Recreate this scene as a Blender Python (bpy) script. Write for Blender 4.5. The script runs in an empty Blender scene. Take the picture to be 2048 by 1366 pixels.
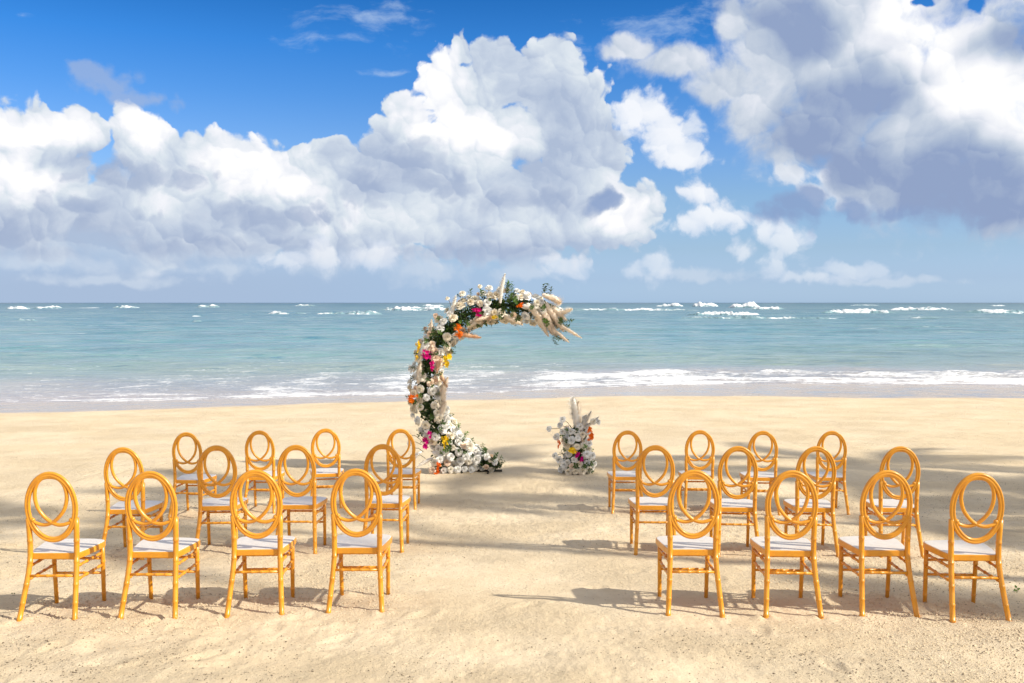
import bpy, bmesh, math, random
import numpy as np
from mathutils import Vector, Matrix, Euler, noise as mnoise

sc = bpy.context.scene
COL = sc.collection
R = math.radians
rng = np.random.default_rng(7)
random.seed(7)
F = 1933.0            # focal length of the photograph in its own pixels
CAMH = 1.985
PITCH = math.atan(78.0 / F)

# ------------------------------------------------------------------ camera
cam_d = bpy.data.cameras.new('camera')
cam_d.sensor_width = 36.0
cam_d.lens = F / 2048.0 * 36.0
cam_d.clip_start = 0.05
cam_d.clip_end = 30000.0
cam = bpy.data.objects.new('camera', cam_d)
COL.objects.link(cam)
cam.location = (0, 0, CAMH)
cam.rotation_euler = (math.pi / 2 - PITCH, 0, 0)
sc.camera = cam

# ------------------------------------------------------------------ exposure
sc.view_settings.view_transform = 'Standard'
sc.view_settings.look = 'None'
sc.view_settings.exposure = 0.3
sc.view_settings.gamma = 1.0
sc.view_settings.use_curve_mapping = False
sc.cycles.max_bounces = 6
sc.cycles.diffuse_bounces = 3
sc.cycles.glossy_bounces = 3
sc.cycles.transparent_max_bounces = 6
sc.cycles.use_adaptive_sampling = True
sc.cycles.adaptive_threshold = 0.012
sc.cycles.adaptive_min_samples = 16
sc.cycles.caustics_reflective = False
sc.cycles.caustics_refractive = False

# ------------------------------------------------------------------ sun
SUN = Vector((0.566, -0.21, 0.425)).normalized()
SUN_EL = math.asin(SUN.z)
SUN_ROT = math.atan2(SUN.x, SUN.y)
sl = bpy.data.lights.new('sun', 'SUN')
sl.energy = 4.9
sl.angle = R(0.9)
sl.color = (1.0, 0.93, 0.80)
sun = bpy.data.objects.new('sun', sl)
sun.rotation_euler = SUN.to_track_quat('Z', 'Y').to_euler()
sun.location = SUN * 50
COL.objects.link(sun)

# ------------------------------------------------------------------ node helper
class NT:
    def __init__(s, tree):
        s.t = tree
    def n(s, kind, ins=None, **props):
        nd = s.t.nodes.new(kind)
        for k, v in props.items():
            setattr(nd, k, v)
        if ins:
            for k, v in ins.items():
                sk = nd.inputs[k]
                if isinstance(v, bpy.types.NodeSocket):
                    s.t.links.new(v, sk)
                else:
                    sk.default_value = v
        return nd
    def m(s, op, a, b=0.0, c=0.0, clamp=False):
        nd = s.t.nodes.new('ShaderNodeMath')
        nd.operation = op
        nd.use_clamp = clamp
        for i, v in enumerate((a, b, c)):
            if isinstance(v, bpy.types.NodeSocket):
                s.t.links.new(v, nd.inputs[i])
            else:
                nd.inputs[i].default_value = v
        return nd.outputs[0]
    def v(s, op, a, b=(0, 0, 0), c=(0, 0, 0), scale=None):
        nd = s.t.nodes.new('ShaderNodeVectorMath')
        nd.operation = op
        for i, x in enumerate((a, b, c)):
            if isinstance(x, bpy.types.NodeSocket):
                s.t.links.new(x, nd.inputs[i])
            else:
                nd.inputs[i].default_value = x
        if scale is not None:
            if isinstance(scale, bpy.types.NodeSocket):
                s.t.links.new(scale, nd.inputs['Scale'])
            else:
                nd.inputs['Scale'].default_value = scale
        return nd.outputs['Value'] if op in ('LENGTH', 'DOT_PRODUCT', 'DISTANCE') else nd.outputs[0]
    def step(s, x, a, b, lo=0.0, hi=1.0, smooth=True):
        nd = s.t.nodes.new('ShaderNodeMapRange')
        nd.interpolation_type = 'SMOOTHSTEP' if smooth else 'LINEAR'
        nd.clamp = True if not smooth else nd.clamp
        for i, vv in enumerate((x, a, b, lo, hi)):
            if isinstance(vv, bpy.types.NodeSocket):
                s.t.links.new(vv, nd.inputs[i])
            else:
                nd.inputs[i].default_value = vv
        return nd.outputs[0]
    def mix(s, f, a, b, mode='MIX'):
        nd = s.t.nodes.new('ShaderNodeMix')
        nd.data_type = 'RGBA'
        nd.blend_type = mode
        for sk, vv in ((nd.inputs[0], f), (nd.inputs[6], a), (nd.inputs[7], b)):
            if isinstance(vv, bpy.types.NodeSocket):
                s.t.links.new(vv, sk)
            elif isinstance(vv, (int, float)):
                sk.default_value = vv
            else:
                sk.default_value = tuple(vv) + ((1.0,) if len(vv) == 3 else ())
        return nd.outputs[2]
    def noise(s, vec, scale, detail=4, rough=0.5, dims='3D', dist=0.0, lac=2.0):
        nd = s.n('ShaderNodeTexNoise', {'Scale': scale, 'Detail': detail, 'Roughness': rough,
                                        'Distortion': dist, 'Lacunarity': lac}, noise_dimensions=dims)
        if vec is not None:
            s.t.links.new(vec, nd.inputs['Vector'])
        return nd
    def ramp(s, fac, stops, interp='LINEAR'):
        nd = s.t.nodes.new('ShaderNodeValToRGB')
        cr = nd.color_ramp
        cr.interpolation = interp
        while len(cr.elements) < len(stops):
            cr.elements.new(0.5)
        for e, (p, c) in zip(cr.elements, stops):
            e.position = p
            e.color = tuple(c) + (1.0,)
        s.t.links.new(fac, nd.inputs[0])
        return nd.outputs[0]

def lin(r, g, b):
    f = lambda c: (c / 255 / 12.92) if c / 255 <= 0.04045 else ((c / 255 + 0.055) / 1.055) ** 2.4
    return (f(r), f(g), f(b))

# ------------------------------------------------------------------ world: Nishita sky and cloud layers
world = bpy.data.worlds.new('World')
sc.world = world
world.use_nodes = True
wt = world.node_tree
wt.nodes.clear()
W = NT(wt)
KU = 20.0     # cloud map units per radian

def dirpx(px, py):
    """pixel of the photograph -> (azimuth, elevation) in cloud-map units"""
    x = px - 1024.0
    y0 = F; z0 = -(py - 683.0)
    y = y0 * math.cos(PITCH) + z0 * math.sin(PITCH)
    z = -y0 * math.sin(PITCH) + z0 * math.cos(PITCH)
    return math.atan2(x, y) * KU, math.atan2(z, math.hypot(x, y)) * KU

tc = W.n('ShaderNodeTexCoord').outputs['Generated']
sp = W.n('ShaderNodeSeparateXYZ', {0: tc})
X, Y, Z = sp.outputs
hyp = W.m('SQRT', W.m('ADD', W.m('MULTIPLY', X, X), W.m('MULTIPLY', Y, Y)))
U = W.m('MULTIPLY', W.m('ARCTAN2', X, Y), KU)
V = W.m('MULTIPLY', W.m('ARCTAN2', Z, hyp), KU)
P = W.n('ShaderNodeCombineXYZ', {0: U, 1: V, 2: 0.0}).outputs[0]

def ell_field(p, ells, k=0.18):
    """1 at the middle of the nearest ellipse, 0 on its rim, negative outside"""
    cur = None
    for e in ells:
        px, py, rx, ry = e[:4]
        w = e[4] if len(e) > 4 else 0.0
        cu, cv = dirpx(px, py)
        su, sv = rx / F * KU * math.cos(cu / KU) ** 2 , ry / F * KU * math.cos(cu / KU)
        d = W.v('LENGTH', W.v('MULTIPLY_ADD', p, (1 / su, 1 / sv, 0), (-cu / su, -cv / sv, 0)))
        if w:
            d = W.m('ADD', d, -w)
        cur = d if cur is None else W.m('SMOOTH_MIN', cur, d, k)
    return W.m('SUBTRACT', 1.0, cur)

# shared noises
wn = W.noise(P, 0.55, 3, 0.5, '2D')
warp = W.v('SUBTRACT', wn.outputs['Color'], (0.5, 0.5, 0.5))
wn2 = W.noise(P, 2.6, 3, 0.55, '2D')
warp2 = W.v('SUBTRACT', wn2.outputs['Color'], (0.5, 0.5, 0.5))
P1 = W.v('MULTIPLY_ADD', warp, (0.9, 0.5, 0), P)
P2 = W.v('MULTIPLY_ADD', warp2, (0.25, 0.2, 0), P1)

def billow(p, scale, seed):
    q = W.v('ADD', p, (seed * 7.3, seed * 3.1, 0))
    vo = W.n('ShaderNodeTexVoronoi', {'Vector': q, 'Scale': scale, 'Detail': 2.0, 'Roughness': 0.5,
                                      'Lacunarity': 2.1, 'Randomness': 1.0},
             voronoi_dimensions='2D', feature='F1', normalize=True)
    return W.m('SUBTRACT', 1.0, vo.outputs['Distance'])

def fbm(p, scale, seed, detail=6, rough=0.55, stretch=(1, 1, 1)):
    q = W.v('MULTIPLY_ADD', p, stretch, (seed * 5.7, seed * 9.1, 0))
    return W.noise(q, scale, detail, rough, '2D').outputs[0]

def relief(kind, p, scale, seed, dl=(0.10, 0.13, 0), **kw):
    a = kind(p, scale, seed, **kw)
    b = kind(W.v('ADD', p, dl), scale, seed, **kw)
    return a, W.m('SUBTRACT', a, b)

# clear sky
nish = W.n('ShaderNodeTexSky', sky_type='NISHITA', sun_disc=False, sun_elevation=SUN_EL, sun_rotation=SUN_ROT,
           altitude=0.0, air_density=1.0, dust_density=0.6, ozone_density=2.0).outputs[0]
tint0 = W.ramp(W.m('DIVIDE', V, 7.0), [(0.0071428571428571435, (0.88, 1.20, 2.05)), (0.06714285714285714, (0.74, 0.94, 1.58)), (0.155, (0.68, 0.84, 1.22)), (0.30142857142857143, (0.67, 0.85, 1.14)), (0.4471428571428571, (0.561, 0.833, 1.237)), (0.59, (0.35, 0.743, 1.246)), (0.7285714285714285, (0.193, 0.665, 1.242)), (0.8571428571428571, (0.114, 0.531, 1.057))])
SKYK = 0.12
sky = W.mix(1.0, nish, W.v('SCALE', tint0, scale=0.84), 'MULTIPLY')
CL = 0.84 / SKYK      # cloud radiance is given in picture units
def C(r, g, b, k=1.0):
    if b - r > 14:
        g += 3; b -= 3
    c = lin(r, g, b)
    return tuple(x * CL * k for x in c)

cur = sky
def over(col, alpha):
    global cur
    cur = W.mix(alpha, cur, col)

LD = (0.62, 0.78, 0)          # where the light comes from on the cloud map: upper right
def puffs(p, scale, seed, smooth):
    """round cloud heads: height of the nearest head and how far its side turns to the light"""
    q = W.v('ADD', p, (seed * 7.3, seed * 3.1, 0))
    ins = {'Vector': q, 'Scale': scale, 'Randomness': 1.0}
    if smooth: ins['Smoothness'] = smooth
    vo = W.n('ShaderNodeTexVoronoi', ins, voronoi_dimensions='2D', feature='SMOOTH_F1' if smooth else 'F1')
    side = W.v('DOT_PRODUCT', W.v('SUBTRACT', q, vo.outputs['Position']), tuple(c * scale for c in LD))
    return W.m('SUBTRACT', 0.45, vo.outputs['Distance']), side
H1, S1 = puffs(P1, 0.85, 1, 0.35)
H2, S2_ = puffs(P2, 2.0, 4, 0.22)
H3, S3 = puffs(P2, 4.6, 7, 0)
fine = W.noise(P2, 6.0, 4, 0.6, '2D').outputs[0]
finec = W.m('SUBTRACT', fine, 0.5)
N2 = fbm(P1, 2.4, 3, 5, 0.6)
n2c = W.m('SUBTRACT', N2, 0.5)
NB = fbm(P1, 0.9, 6, 3, 0.5)
nbc = W.m('SUBTRACT', NB, 0.5)
b1c, b2c, b3c = H1, H2, H3

def wsum(*terms):
    c = None
    for x, k in terms:
        t = W.m('MULTIPLY', x, k)
        c = t if c is None else W.m('ADD', c, t)
    return c
# --- wisps high up
wis = ell_field(P1, [(740, 45, 130, 26), (700, 85, 110, 22), (790, 20, 60, 18), (1330, 60, 120, 45), (1420, 20, 60, 40), (60, 40, 35, 12), (770, 145, 60, 8), (1120, 90, 60, 50)])
wN = fbm(P1, 1.6, 11, 5, 0.62, (0.55, 1.5, 1))
over(C(190, 208, 240), W.m('MULTIPLY', W.step(wsum((wis, 0.9), (W.m('SUBTRACT', wN, 0.5), 3.2)), 0.1, 1.6), 0.6))
# --- clouds all round, outside the photograph
gen = fbm(P1, 0.22, 21, 6, 0.6, (1, 1.6, 1))
outm = W.step(W.m('ABSOLUTE', U), 9.6, 11.5)
upm = W.step(V, 6.3, 8.0)
outmask = W.m('MAXIMUM', outm, upm)
ga = W.m('MULTIPLY', W.step(W.m('ADD', gen, W.m('MULTIPLY', b1c, 0.15)), 0.40, 0.54), outmask)
gs = W.step(wsum((S1, 0.5), (gen, -2.2)), -1.5, -0.8)
over(W.mix(gs, C(214, 212, 212, 1.05), C(255, 249, 234, 1.1)), ga)
# --- haze bank low over the sea, heavier to the left where rain falls
hzc = W.mix(W.step(U, -8.0, 6.0), C(166, 183, 217), C(160, 190, 228))
lowf = ell_field(P2, [(100, 520, 200, 26), (420, 545, 160, 18), (640, 520, 140, 34), (860, 540, 120, 26), (1060, 545, 90, 24), (250, 560, 200, 14), (1400, 545, 120, 16), (1750, 560, 160, 12)], 0.2)
over(hzc, W.m('MULTIPLY', W.step(V, 2.2, 0.2), W.step(U, 5.0, -4.0, 0.35, 0.95)))
over(C(206, 215, 236), W.m('MULTIPLY', W.step(wsum((lowf, 0.8), (b2c, 0.7), (n2c, 1.0)), -0.1, 0.7), 0.6))
# --- B: big bright cumulus behind
Bf = ell_field(P2, [
    (0, 290, 150, 95), (60, 245, 70, 40), (150, 255, 50, 46), (10, 400, 200, 150), (270, 270, 60, 60), (340, 330, 110, 70), (430, 310, 90, 45),
    (500, 350, 160, 75), (600, 345, 130, 60), (690, 350, 80, 70), (780, 320, 70, 90), (800, 215, 38, 36),
    (890, 190, 62, 84), (960, 215, 84, 90), (1000, 270, 80, 70), (900, 350, 150, 150), (300, 450, 350, 110), (650, 460, 260, 100),
    (1000, 420, 240, 120), (1130, 250, 95, 130), (1060, 160, 70, 70), (1200, 320, 70, 100), (1210, 430, 110, 75), (930, 95, 26, 30), (1000, 120, 46, 50), (1100, 130, 54, 60), (780, 270, 50, 60), (815, 245, 60, 50), (850, 455, 90, 50)])
ba = W.step(wsum((Bf, 1.0), (b1c, 0.35), (b2c, 0.42), (b3c, 0.22), (n2c, 0.15), (finec, 0.16)), -0.02, W.step(n2c, -0.2, 0.2, 0.09, 0.22))
Bw = ell_field(P2, [(60, 260, 110, 36), (50, 370, 110, 50), (290, 262, 46, 40), (500, 340, 120, 50), (580, 370, 80, 30), (890, 200, 72, 80),
                    (950, 255, 85, 50), (805, 205, 30, 26), (650, 430, 70, 26), (990, 270, 60, 40), (1250, 440, 50, 36), (1030, 270, 40, 34)], 0.25)
Bd = ell_field(P2, [(60, 440, 220, 60), (350, 490, 300, 50), (700, 500, 260, 45), (1000, 500, 260, 45), (1110, 290, 130, 120), (760, 330, 70, 80),
                    (560, 440, 150, 40), (100, 310, 90, 26), (700, 300, 40, 30), (1000, 130, 60, 60)], 0.3)
bs = wsum((W.step(wsum((Bw, 1.0), (H2, 0.6), (H3, 0.3), (n2c, 0.5)), -0.75, 0.75), 0.55), (W.step(Bd, -0.5, 0.5), -0.30), (S1, 0.20), (S2_, 0.17), (S3, 0.04), (H2, 0.16), (finec, 0.20), (nbc, 0.9))
bs = W.m('ADD', bs, 0.47)
bcol = W.ramp(bs, [(0.0, C(172, 184, 215)), (0.3, C(196, 205, 228)), (0.55, C(218, 224, 239)), (0.8, C(240, 242, 248)), (1.0, C(254, 254, 254))])
# base of the bank melts into the haze
bb = W.step(W.m('ADD', V, W.m('MULTIPLY', nbc, 1.0)), 0.45, 1.25)
over(bcol, W.m('MULTIPLY', ba, bb))
# --- grey shelves in front of the bank
Cf = ell_field(P2, [(270, 355, 140, 34), (200, 340, 60, 30), (360, 350, 70, 28), (130, 430, 200, 40), (30, 470, 150, 60), (560, 430, 150, 28), (480, 420, 60, 22),
                    (640, 440, 70, 20), (440, 492, 260, 26), (820, 330, 60, 60), (880, 370, 90, 35), (1000, 400, 60, 30), (1090, 400, 90, 26),
                    (1190, 405, 46, 26), (950, 505, 260, 22), (100, 505, 200, 22), (740, 380, 50, 40)], 0.12)
ca = W.step(wsum((Cf, 0.8), (b2c, 0.75), (b3c, 0.3), (n2c, 0.8), (b1c, 0.3)), 0.0, 0.45)
cs = W.step(wsum((S2_, 0.5), (S1, 0.4), (n2c, 1.0), (Cf, -0.5)), -0.6, 0.5)
ccol = W.mix(cs, C(160, 173, 208), C(205, 212, 232))
over(ccol, W.m('MULTIPLY', ca, W.m('MULTIPLY', bb, 0.8)))
# --- E: small cumuli on the right
Ef = ell_field(P2, [(1300, 225, 60, 50), (1350, 270, 70, 60), (1380, 310, 66, 44), (1270, 205, 44, 26), (1410, 400, 44, 40), (1430, 440, 90, 32), (1380, 455, 56, 22), (1590, 350, 46, 30),
                    (1530, 465, 34, 34), (1570, 485, 44, 40), (1545, 525, 36, 40), (1310, 535, 34, 38), (1480, 500, 28, 24), (1130, 530, 56, 36), (1650, 350, 50, 24),
                    (1700, 370, 110, 64), (1790, 350, 90, 50), (750, 515, 60, 34), (640, 510, 60, 40), (560, 530, 60, 26), (1260, 540, 24, 20), (1700, 540, 90, 20), (1620, 560, 90, 18)], 0.12)
ea = W.step(wsum((Ef, 0.9), (b2c, 0.6), (b3c, 0.3), (n2c, 1.0)), -0.05, 0.5)
es = wsum((S2_, 0.35), (S1, 0.2), (Ef, 0.6), (n2c, 0.5))
ecol = W.mix(W.step(es, -0.45, 0.65), C(186, 202, 235), C(246, 248, 252))
over(ecol, W.m('MULTIPLY', ea, W.step(V, 0.1, 2.2, 0.35, 0.95)))
# --- D: the great cloud at the right
Df = ell_field(P2, [(1250, 95, 60, 22), (1340, 128, 90, 34), (1440, 165, 70, 46), (1560, 90, 100, 170), (1700, 130, 200, 220), (1900, 200, 250, 230),
                    (1640, 260, 140, 100), (1520, 210, 80, 80), (1740, 340, 130, 80), (2000, 380, 200, 90), (1830, 360, 130, 95), (2150, 250, 200, 220), (2100, 420, 260, 55), (1990, 70, 60, 60), (1480, 40, 40, 50)], 0.15)
dalpha = W.step(wsum((Df, 1.0), (b1c, 0.28), (b2c, 0.28), (b3c, 0.12), (n2c, 0.6), (nbc, 0.4)), -0.26, 0.46)
gap = ell_field(P2, [(1945, 4, 34, 16), (1850, 5, 20, 10)], 0.15)
dalpha = W.m('MULTIPLY', dalpha, W.step(wsum((gap, 1.0), (n2c, 1.2)), 0.4, -0.1))
Dw = ell_field(P1, [(1800, 30, 50, 50), (1870, 90, 70, 50), (1960, 160, 80, 60), (2070, 230, 90, 60)], 0.35)
Dd = ell_field(P1, [(2000, 430, 260, 50), (1880, 380, 140, 60), (1640, 260, 110, 50), (1590, 60, 80, 60), (1720, 320, 90, 50), (2040, 80, 70, 30), (1700, 200, 100, 60), (1900, 340, 160, 60), (2060, 370, 100, 50)], 0.35)
ds = wsum((W.step(Dw, -1.0, 1.0), 0.66), (W.step(Dd, -0.9, 0.8), -0.56), (S1, 0.22), (S2_, 0.12), (H2, 0.08), (finec, 0.10), (n2c, 0.22), (nbc, 0.45))
ds = W.m('ADD', ds, 0.54)
dcol = W.ramp(ds, [(0.0, C(144, 159, 200)), (0.25, C(170, 182, 212)), (0.5, C(200, 207, 227)), (0.75, C(232, 235, 243)), (1.0, C(254, 254, 254))])
over(dcol, dalpha)
# --- small dark scud in front
Ed = ell_field(P2, [(1590, 415, 60, 38), (1550, 432, 44, 24), (1620, 395, 34, 30), (1700, 420, 56, 26), (1790, 425, 60, 20), (225, 165, 70, 34), (285, 205, 70, 28), (190, 145, 40, 24), (1200, 405, 34, 22)], 0.15)
da = W.step(wsum((Ed, 1.0), (b2c, 0.7), (b3c, 0.3), (n2c, 1.1)), -0.15, 0.7)
over(W.mix(W.step(U, -6.0, -4.0), C(165, 180, 218), C(138, 158, 204)), W.m('MULTIPLY', da, W.step(U, -6.0, -4.0, 0.6, 0.85)))
bg = W.n('ShaderNodeBackground', {'Color': cur, 'Strength': SKYK})
out = W.n('ShaderNodeOutputWorld', {'Surface': bg.outputs[0]})
world.cycles.sampling_method = 'MANUAL'
world.cycles.sample_map_resolution = 512

# ================================================================== helpers
def material(name):
    m = bpy.data.materials.new(name)
    m.use_nodes = True
    m.node_tree.nodes.clear()
    g = NT(m.node_tree)
    return m, g

def principled(g, **ins):
    p = g.n('ShaderNodeBsdfPrincipled')
    for k, v in ins.items():
        k = k.replace('_', ' ')
        sk = p.inputs[k]
        if isinstance(v, bpy.types.NodeSocket):
            g.t.links.new(v, sk)
        else:
            if isinstance(v, tuple) and len(v) == 3 and sk.type == 'RGBA':
                v = v + (1.0,)
            sk.default_value = v
    o = g.n('ShaderNodeOutputMaterial')
    g.t.links.new(p.outputs[0], o.inputs[0])
    return p

def bump(g, h, strength=0.3, dist=0.01, normal=None):
    b = g.n('ShaderNodeBump', {'Strength': strength, 'Distance': dist, 'Height': h})
    if normal is not None:
        g.t.links.new(normal, b.inputs['Normal'])
    return b.outputs[0]

def mesh_obj(name, verts, faces, mats=None, smooth=True, parent=None):
    me = bpy.data.meshes.new(name)
    me.from_pydata([tuple(v) for v in verts], [], faces)
    me.update()
    if smooth:
        me.shade_smooth()
    o = bpy.data.objects.new(name, me)
    for m in (mats or []):
        me.materials.append(m)
    COL.objects.link(o)
    if parent:
        o.parent = parent
    return o

def grid_mesh(name, V3, nr, nc, mats, attrs=None):
    """V3: (nr*nc, 3) array, row major"""
    me = bpy.data.meshes.new(name)
    me.vertices.add(nr * nc)
    me.vertices.foreach_set('co', V3.astype(np.float32).ravel())
    i = np.arange((nr - 1) * (nc - 1))
    r, c = i // (nc - 1), i % (nc - 1)
    a = r * nc + c
    q = np.stack([a, a + 1, a + nc + 1, a + nc], 1)
    me.loops.add(q.size)
    me.loops.foreach_set('vertex_index', q.ravel().astype(np.int32))
    me.polygons.add(len(q))
    me.polygons.foreach_set('loop_start', (np.arange(len(q)) * 4).astype(np.int32))
    me.update(calc_edges=True)
    me.shade_smooth()
    for k, v in (attrs or {}).items():
        at = me.attributes.new(k, 'FLOAT', 'POINT')
        at.data.foreach_set('value', v.astype(np.float32).ravel())
    for m in mats:
        me.materials.append(m)
    o = bpy.data.objects.new(name, me)
    COL.objects.link(o)
    return o

def soup(name, V3, tris, mats, parent=None, smooth=False, mat_idx=None):
    """mesh from numpy vertices and equal-size faces"""
    k = tris.shape[1]
    me = bpy.data.meshes.new(name)
    me.vertices.add(len(V3))
    me.vertices.foreach_set('co', V3.astype(np.float32).ravel())
    me.loops.add(tris.size)
    me.loops.foreach_set('vertex_index', tris.ravel().astype(np.int32))
    me.polygons.add(len(tris))
    me.polygons.foreach_set('loop_start', (np.arange(len(tris)) * k).astype(np.int32))
    if mat_idx is not None:
        me.polygons.foreach_set('material_index', mat_idx.astype(np.int32))
    me.update(calc_edges=True)
    if smooth:
        me.shade_smooth()
    for m in mats:
        me.materials.append(m)
    if name is None:
        return me
    o = bpy.data.objects.new(name, me)
    COL.objects.link(o)
    if parent:
        o.parent = parent
    return o

def tag(o, label=None, cat=None, group=None, kind=None):
    for k, v in (('label', label), ('category', cat), ('group', group), ('kind', kind)):
        if v:
            o[k] = v
    return o

def hash2(ix, iy, seed):
    h = (ix.astype(np.int64) * 374761393 + iy.astype(np.int64) * 668265263 + seed * 1442695041) & 0xffffffff
    h = ((h ^ (h >> 13)) * 1274126177) & 0xffffffff
    h = h ^ (h >> 16)
    return (h & 0xffff) / 65535.0

def vnoise(x, y, seed=0):
    ix, iy = np.floor(x), np.floor(y)
    fx, fy = x - ix, y - iy
    fx = fx * fx * fx * (fx * (fx * 6 - 15) + 10); fy = fy * fy * fy * (fy * (fy * 6 - 15) + 10)
    a = hash2(ix, iy, seed); b = hash2(ix + 1, iy, seed)
    c = hash2(ix, iy + 1, seed); d = hash2(ix + 1, iy + 1, seed)
    return (a + (b - a) * fx) * (1 - fy) + (c + (d - c) * fx) * fy - 0.5

def fnoise(x, y, scale, octs=4, seed=0, rough=0.5):
    s, a, t = 0.0, 1.0, 0.0
    for o in range(octs):
        ca, sa = math.cos(o * 1.1), math.sin(o * 1.1)
        s = s + a * vnoise((x * ca - y * sa) * scale + o * 17.3, (x * sa + y * ca) * scale + o * 9.7, seed + o)
        t += a; a *= rough; scale *= 2.03
    return s / t * 2

def sstep(x, a, b):
    t = np.clip((x - a) / (b - a), 0, 1)
    return t * t * (3 - 2 * t)

def ray_ground(px, py, z):
    """point of the photograph -> (X, Y) on the level z"""
    x = px - 1024.0; z0 = -(py - 683.0)
    dy = F * math.cos(PITCH) + z0 * math.sin(PITCH)
    dz = -F * math.sin(PITCH) + z0 * math.cos(PITCH)
    t = (z - CAMH) / dz
    return x * t, dy * t

# ================================================================== the shape of the beach
SEA = -1.10
_zt = np.array([(-60, .20), (0, .17), (2, .16), (3, .144), (4, .108), (5, .063), (6.13, 0), (7, -.056), (8, -.13), (9.3, -.24), (10.65, -.355), (12, -.415),
                (13.85, -.454), (16, -.52), (20, -.64), (24, -.79), (30, -.94), (90, -2)])
_ty = np.linspace(-60, 90, 3001)
_tz = np.interp(_ty, _zt[:, 0], _zt[:, 1])
_k = np.exp(-np.linspace(-2, 2, 25) ** 2); _k /= _k.sum()
_tz = np.convolve(np.pad(_tz, 12, mode='edge'), _k, 'valid')
def beach(y):
    return np.interp(y, _ty, _tz)
def curve_from_px(pts, z):
    w = [ray_ground(u, v, z(v) if callable(z) else z) for u, v in pts]
    w = np.array(sorted(w))
    return w
_sh = curve_from_px([(0, 805), (300, 800), (560, 793), (800, 788), (1000, 783), (1100, 777), (1250, 771), (1400, 766), (1600, 765), (1800, 767), (2048, 769)], SEA)
_sh = np.vstack([[-60, _sh[0, 1] - 9], [-25, _sh[0, 1] - 3.0], _sh, [30, _sh[-1, 1] + .6], [60, _sh[-1, 1] + 2]])
def zwet(v):
    z = -.85
    for _ in range(8):
        z = float(beach(ray_ground(1024, v, z)[1]))
    return z
_we = curve_from_px([(0, 827), (400, 817), (620, 808), (860, 802), (1024, 798), (1200, 793), (1500, 793), (1800, 796), (2048, 798)], zwet)
_we = np.vstack([[-60, _we[0, 1] - 9], [-25, _we[0, 1] - 3.0], _we, [30, _we[-1, 1] + .3], [60, _we[-1, 1] + 2]])
def shore(x):
    return np.interp(x, _sh[:, 0], _sh[:, 1])
def wetline(x):
    return np.interp(x, _we[:, 0], _we[:, 1])
def terrain(x, y):
    s, w = shore(x), wetline(x)
    zb = beach(np.minimum(y, w))
    t = np.clip((y - w) / (s - w), 0, 1)
    zw = beach(w)
    z = np.where(y < w, zb, zw + (SEA - .015 - zw) * (t * .75 + .25 * t * t))
    return np.where(y > s, SEA - .015 - .045 * (y - s), z)

# footprints and scuffs in the loose sand between the chairs
PRINTS = []
_r = np.random.default_rng(3)
for k in range(24):
    x0, y0 = _r.choice((-1, 1)) * _r.uniform(.9, 4.4), _r.uniform(3.6, 11.5)
    a = _r.uniform(0, 6.28); st = _r.uniform(.55, .7)
    for j in range(_r.integers(4, 12)):
        side = .09 * (1 if j % 2 else -1)
        PRINTS.append((x0 + math.cos(a) * st * j - math.sin(a) * side, y0 + math.sin(a) * st * j + math.cos(a) * side, a + _r.normal(0, .12), _r.uniform(.4, .95)))
        a += _r.normal(0, .06)

def sand_detail(x, y):
    near = 1 - sstep(y, 12.5, 17)
    d = fnoise(x, y, 1.3, 3, 5) * .022 * (.25 + .75 * near)
    d = d + fnoise(x, y, 6.0, 3, 15) * .010 * near * (0.5 + sstep(fnoise(x, y, .5, 2, 44), -.3, .4))
    # churned sand: lumpy crusts where feet went
    ch = sstep(fnoise(x, y, .55, 3, 71), -.05, .35)
    d = d + (np.abs(fnoise(x, y, 16.0, 3, 25, .6)) - .2) * -.012 * near * ch
    return d
def add_prints(X, Y, Z):
    for fx, fy, a, k in PRINTS:
        if fy > 12 or fy < 3: continue
        m = (np.abs(X - fx) < .3) & (np.abs(Y - fy) < .3)
        if not m.any(): continue
        dx, dy = X[m] - fx, Y[m] - fy
        u = (dx * math.cos(a) + dy * math.sin(a)) / .125
        v = (-dx * math.sin(a) + dy * math.cos(a)) / (.05 + .008 * np.sin(u * 2))
        r = np.sqrt(u * u + v * v)
        Z[m] += k * (-.016 * np.exp(-(r / .85) ** 4) + .008 * np.exp(-((r - 1.35) / .32) ** 2))
FEET = []      # filled in before the sand is meshed: (x, y) of every chair foot
def add_feet(X, Y, Z):
    for i, (fx, fy) in enumerate(FEET):
        m = (np.abs(X - fx) < .16) & (np.abs(Y - fy) < .16)
        if not m.any(): continue
        r = np.hypot(X[m] - fx, Y[m] - fy)
        an = np.arctan2(Y[m] - fy, X[m] - fx)
        Z[m] += (.010 + .006 * np.sin(an * 2 + i)) * np.exp(-((r - .045) / .032) ** 2) - .004 * np.exp(-(r / .025) ** 2)

# ================================================================== materials of sand and sea
def tanned(g, geo):
    return geo

m_sand, g = material('dry_and_wet_sand')
pos = g.n('ShaderNodeNewGeometry').outputs['Position']
wet = g.n('ShaderNodeAttribute', attribute_name='wet').outputs['Fac']
nearA = g.n('ShaderNodeAttribute', attribute_name='near').outputs['Fac']
nA = g.noise(pos, 0.9, 5, 0.6).outputs[0]
nB = g.noise(pos, 9.0, 4, 0.6).outputs[0]
nC = g.noise(pos, 60.0, 3, 0.6).outputs[0]
nG = g.noise(pos, 420.0, 2, 0.6).outputs[0]
dry = g.mix(g.step(nA, 0.35, 0.65), (0.655, 0.53, 0.355), (0.72, 0.60, 0.425))
dry = g.mix(g.m('MULTIPLY', g.step(nB, 0.45, 0.75), 0.35), dry, (0.56, 0.44, 0.29))
dry = g.mix(g.m('MULTIPLY', g.step(nG, 0.56, 0.70), 0.40), dry, (0.36, 0.27, 0.19))
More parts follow.
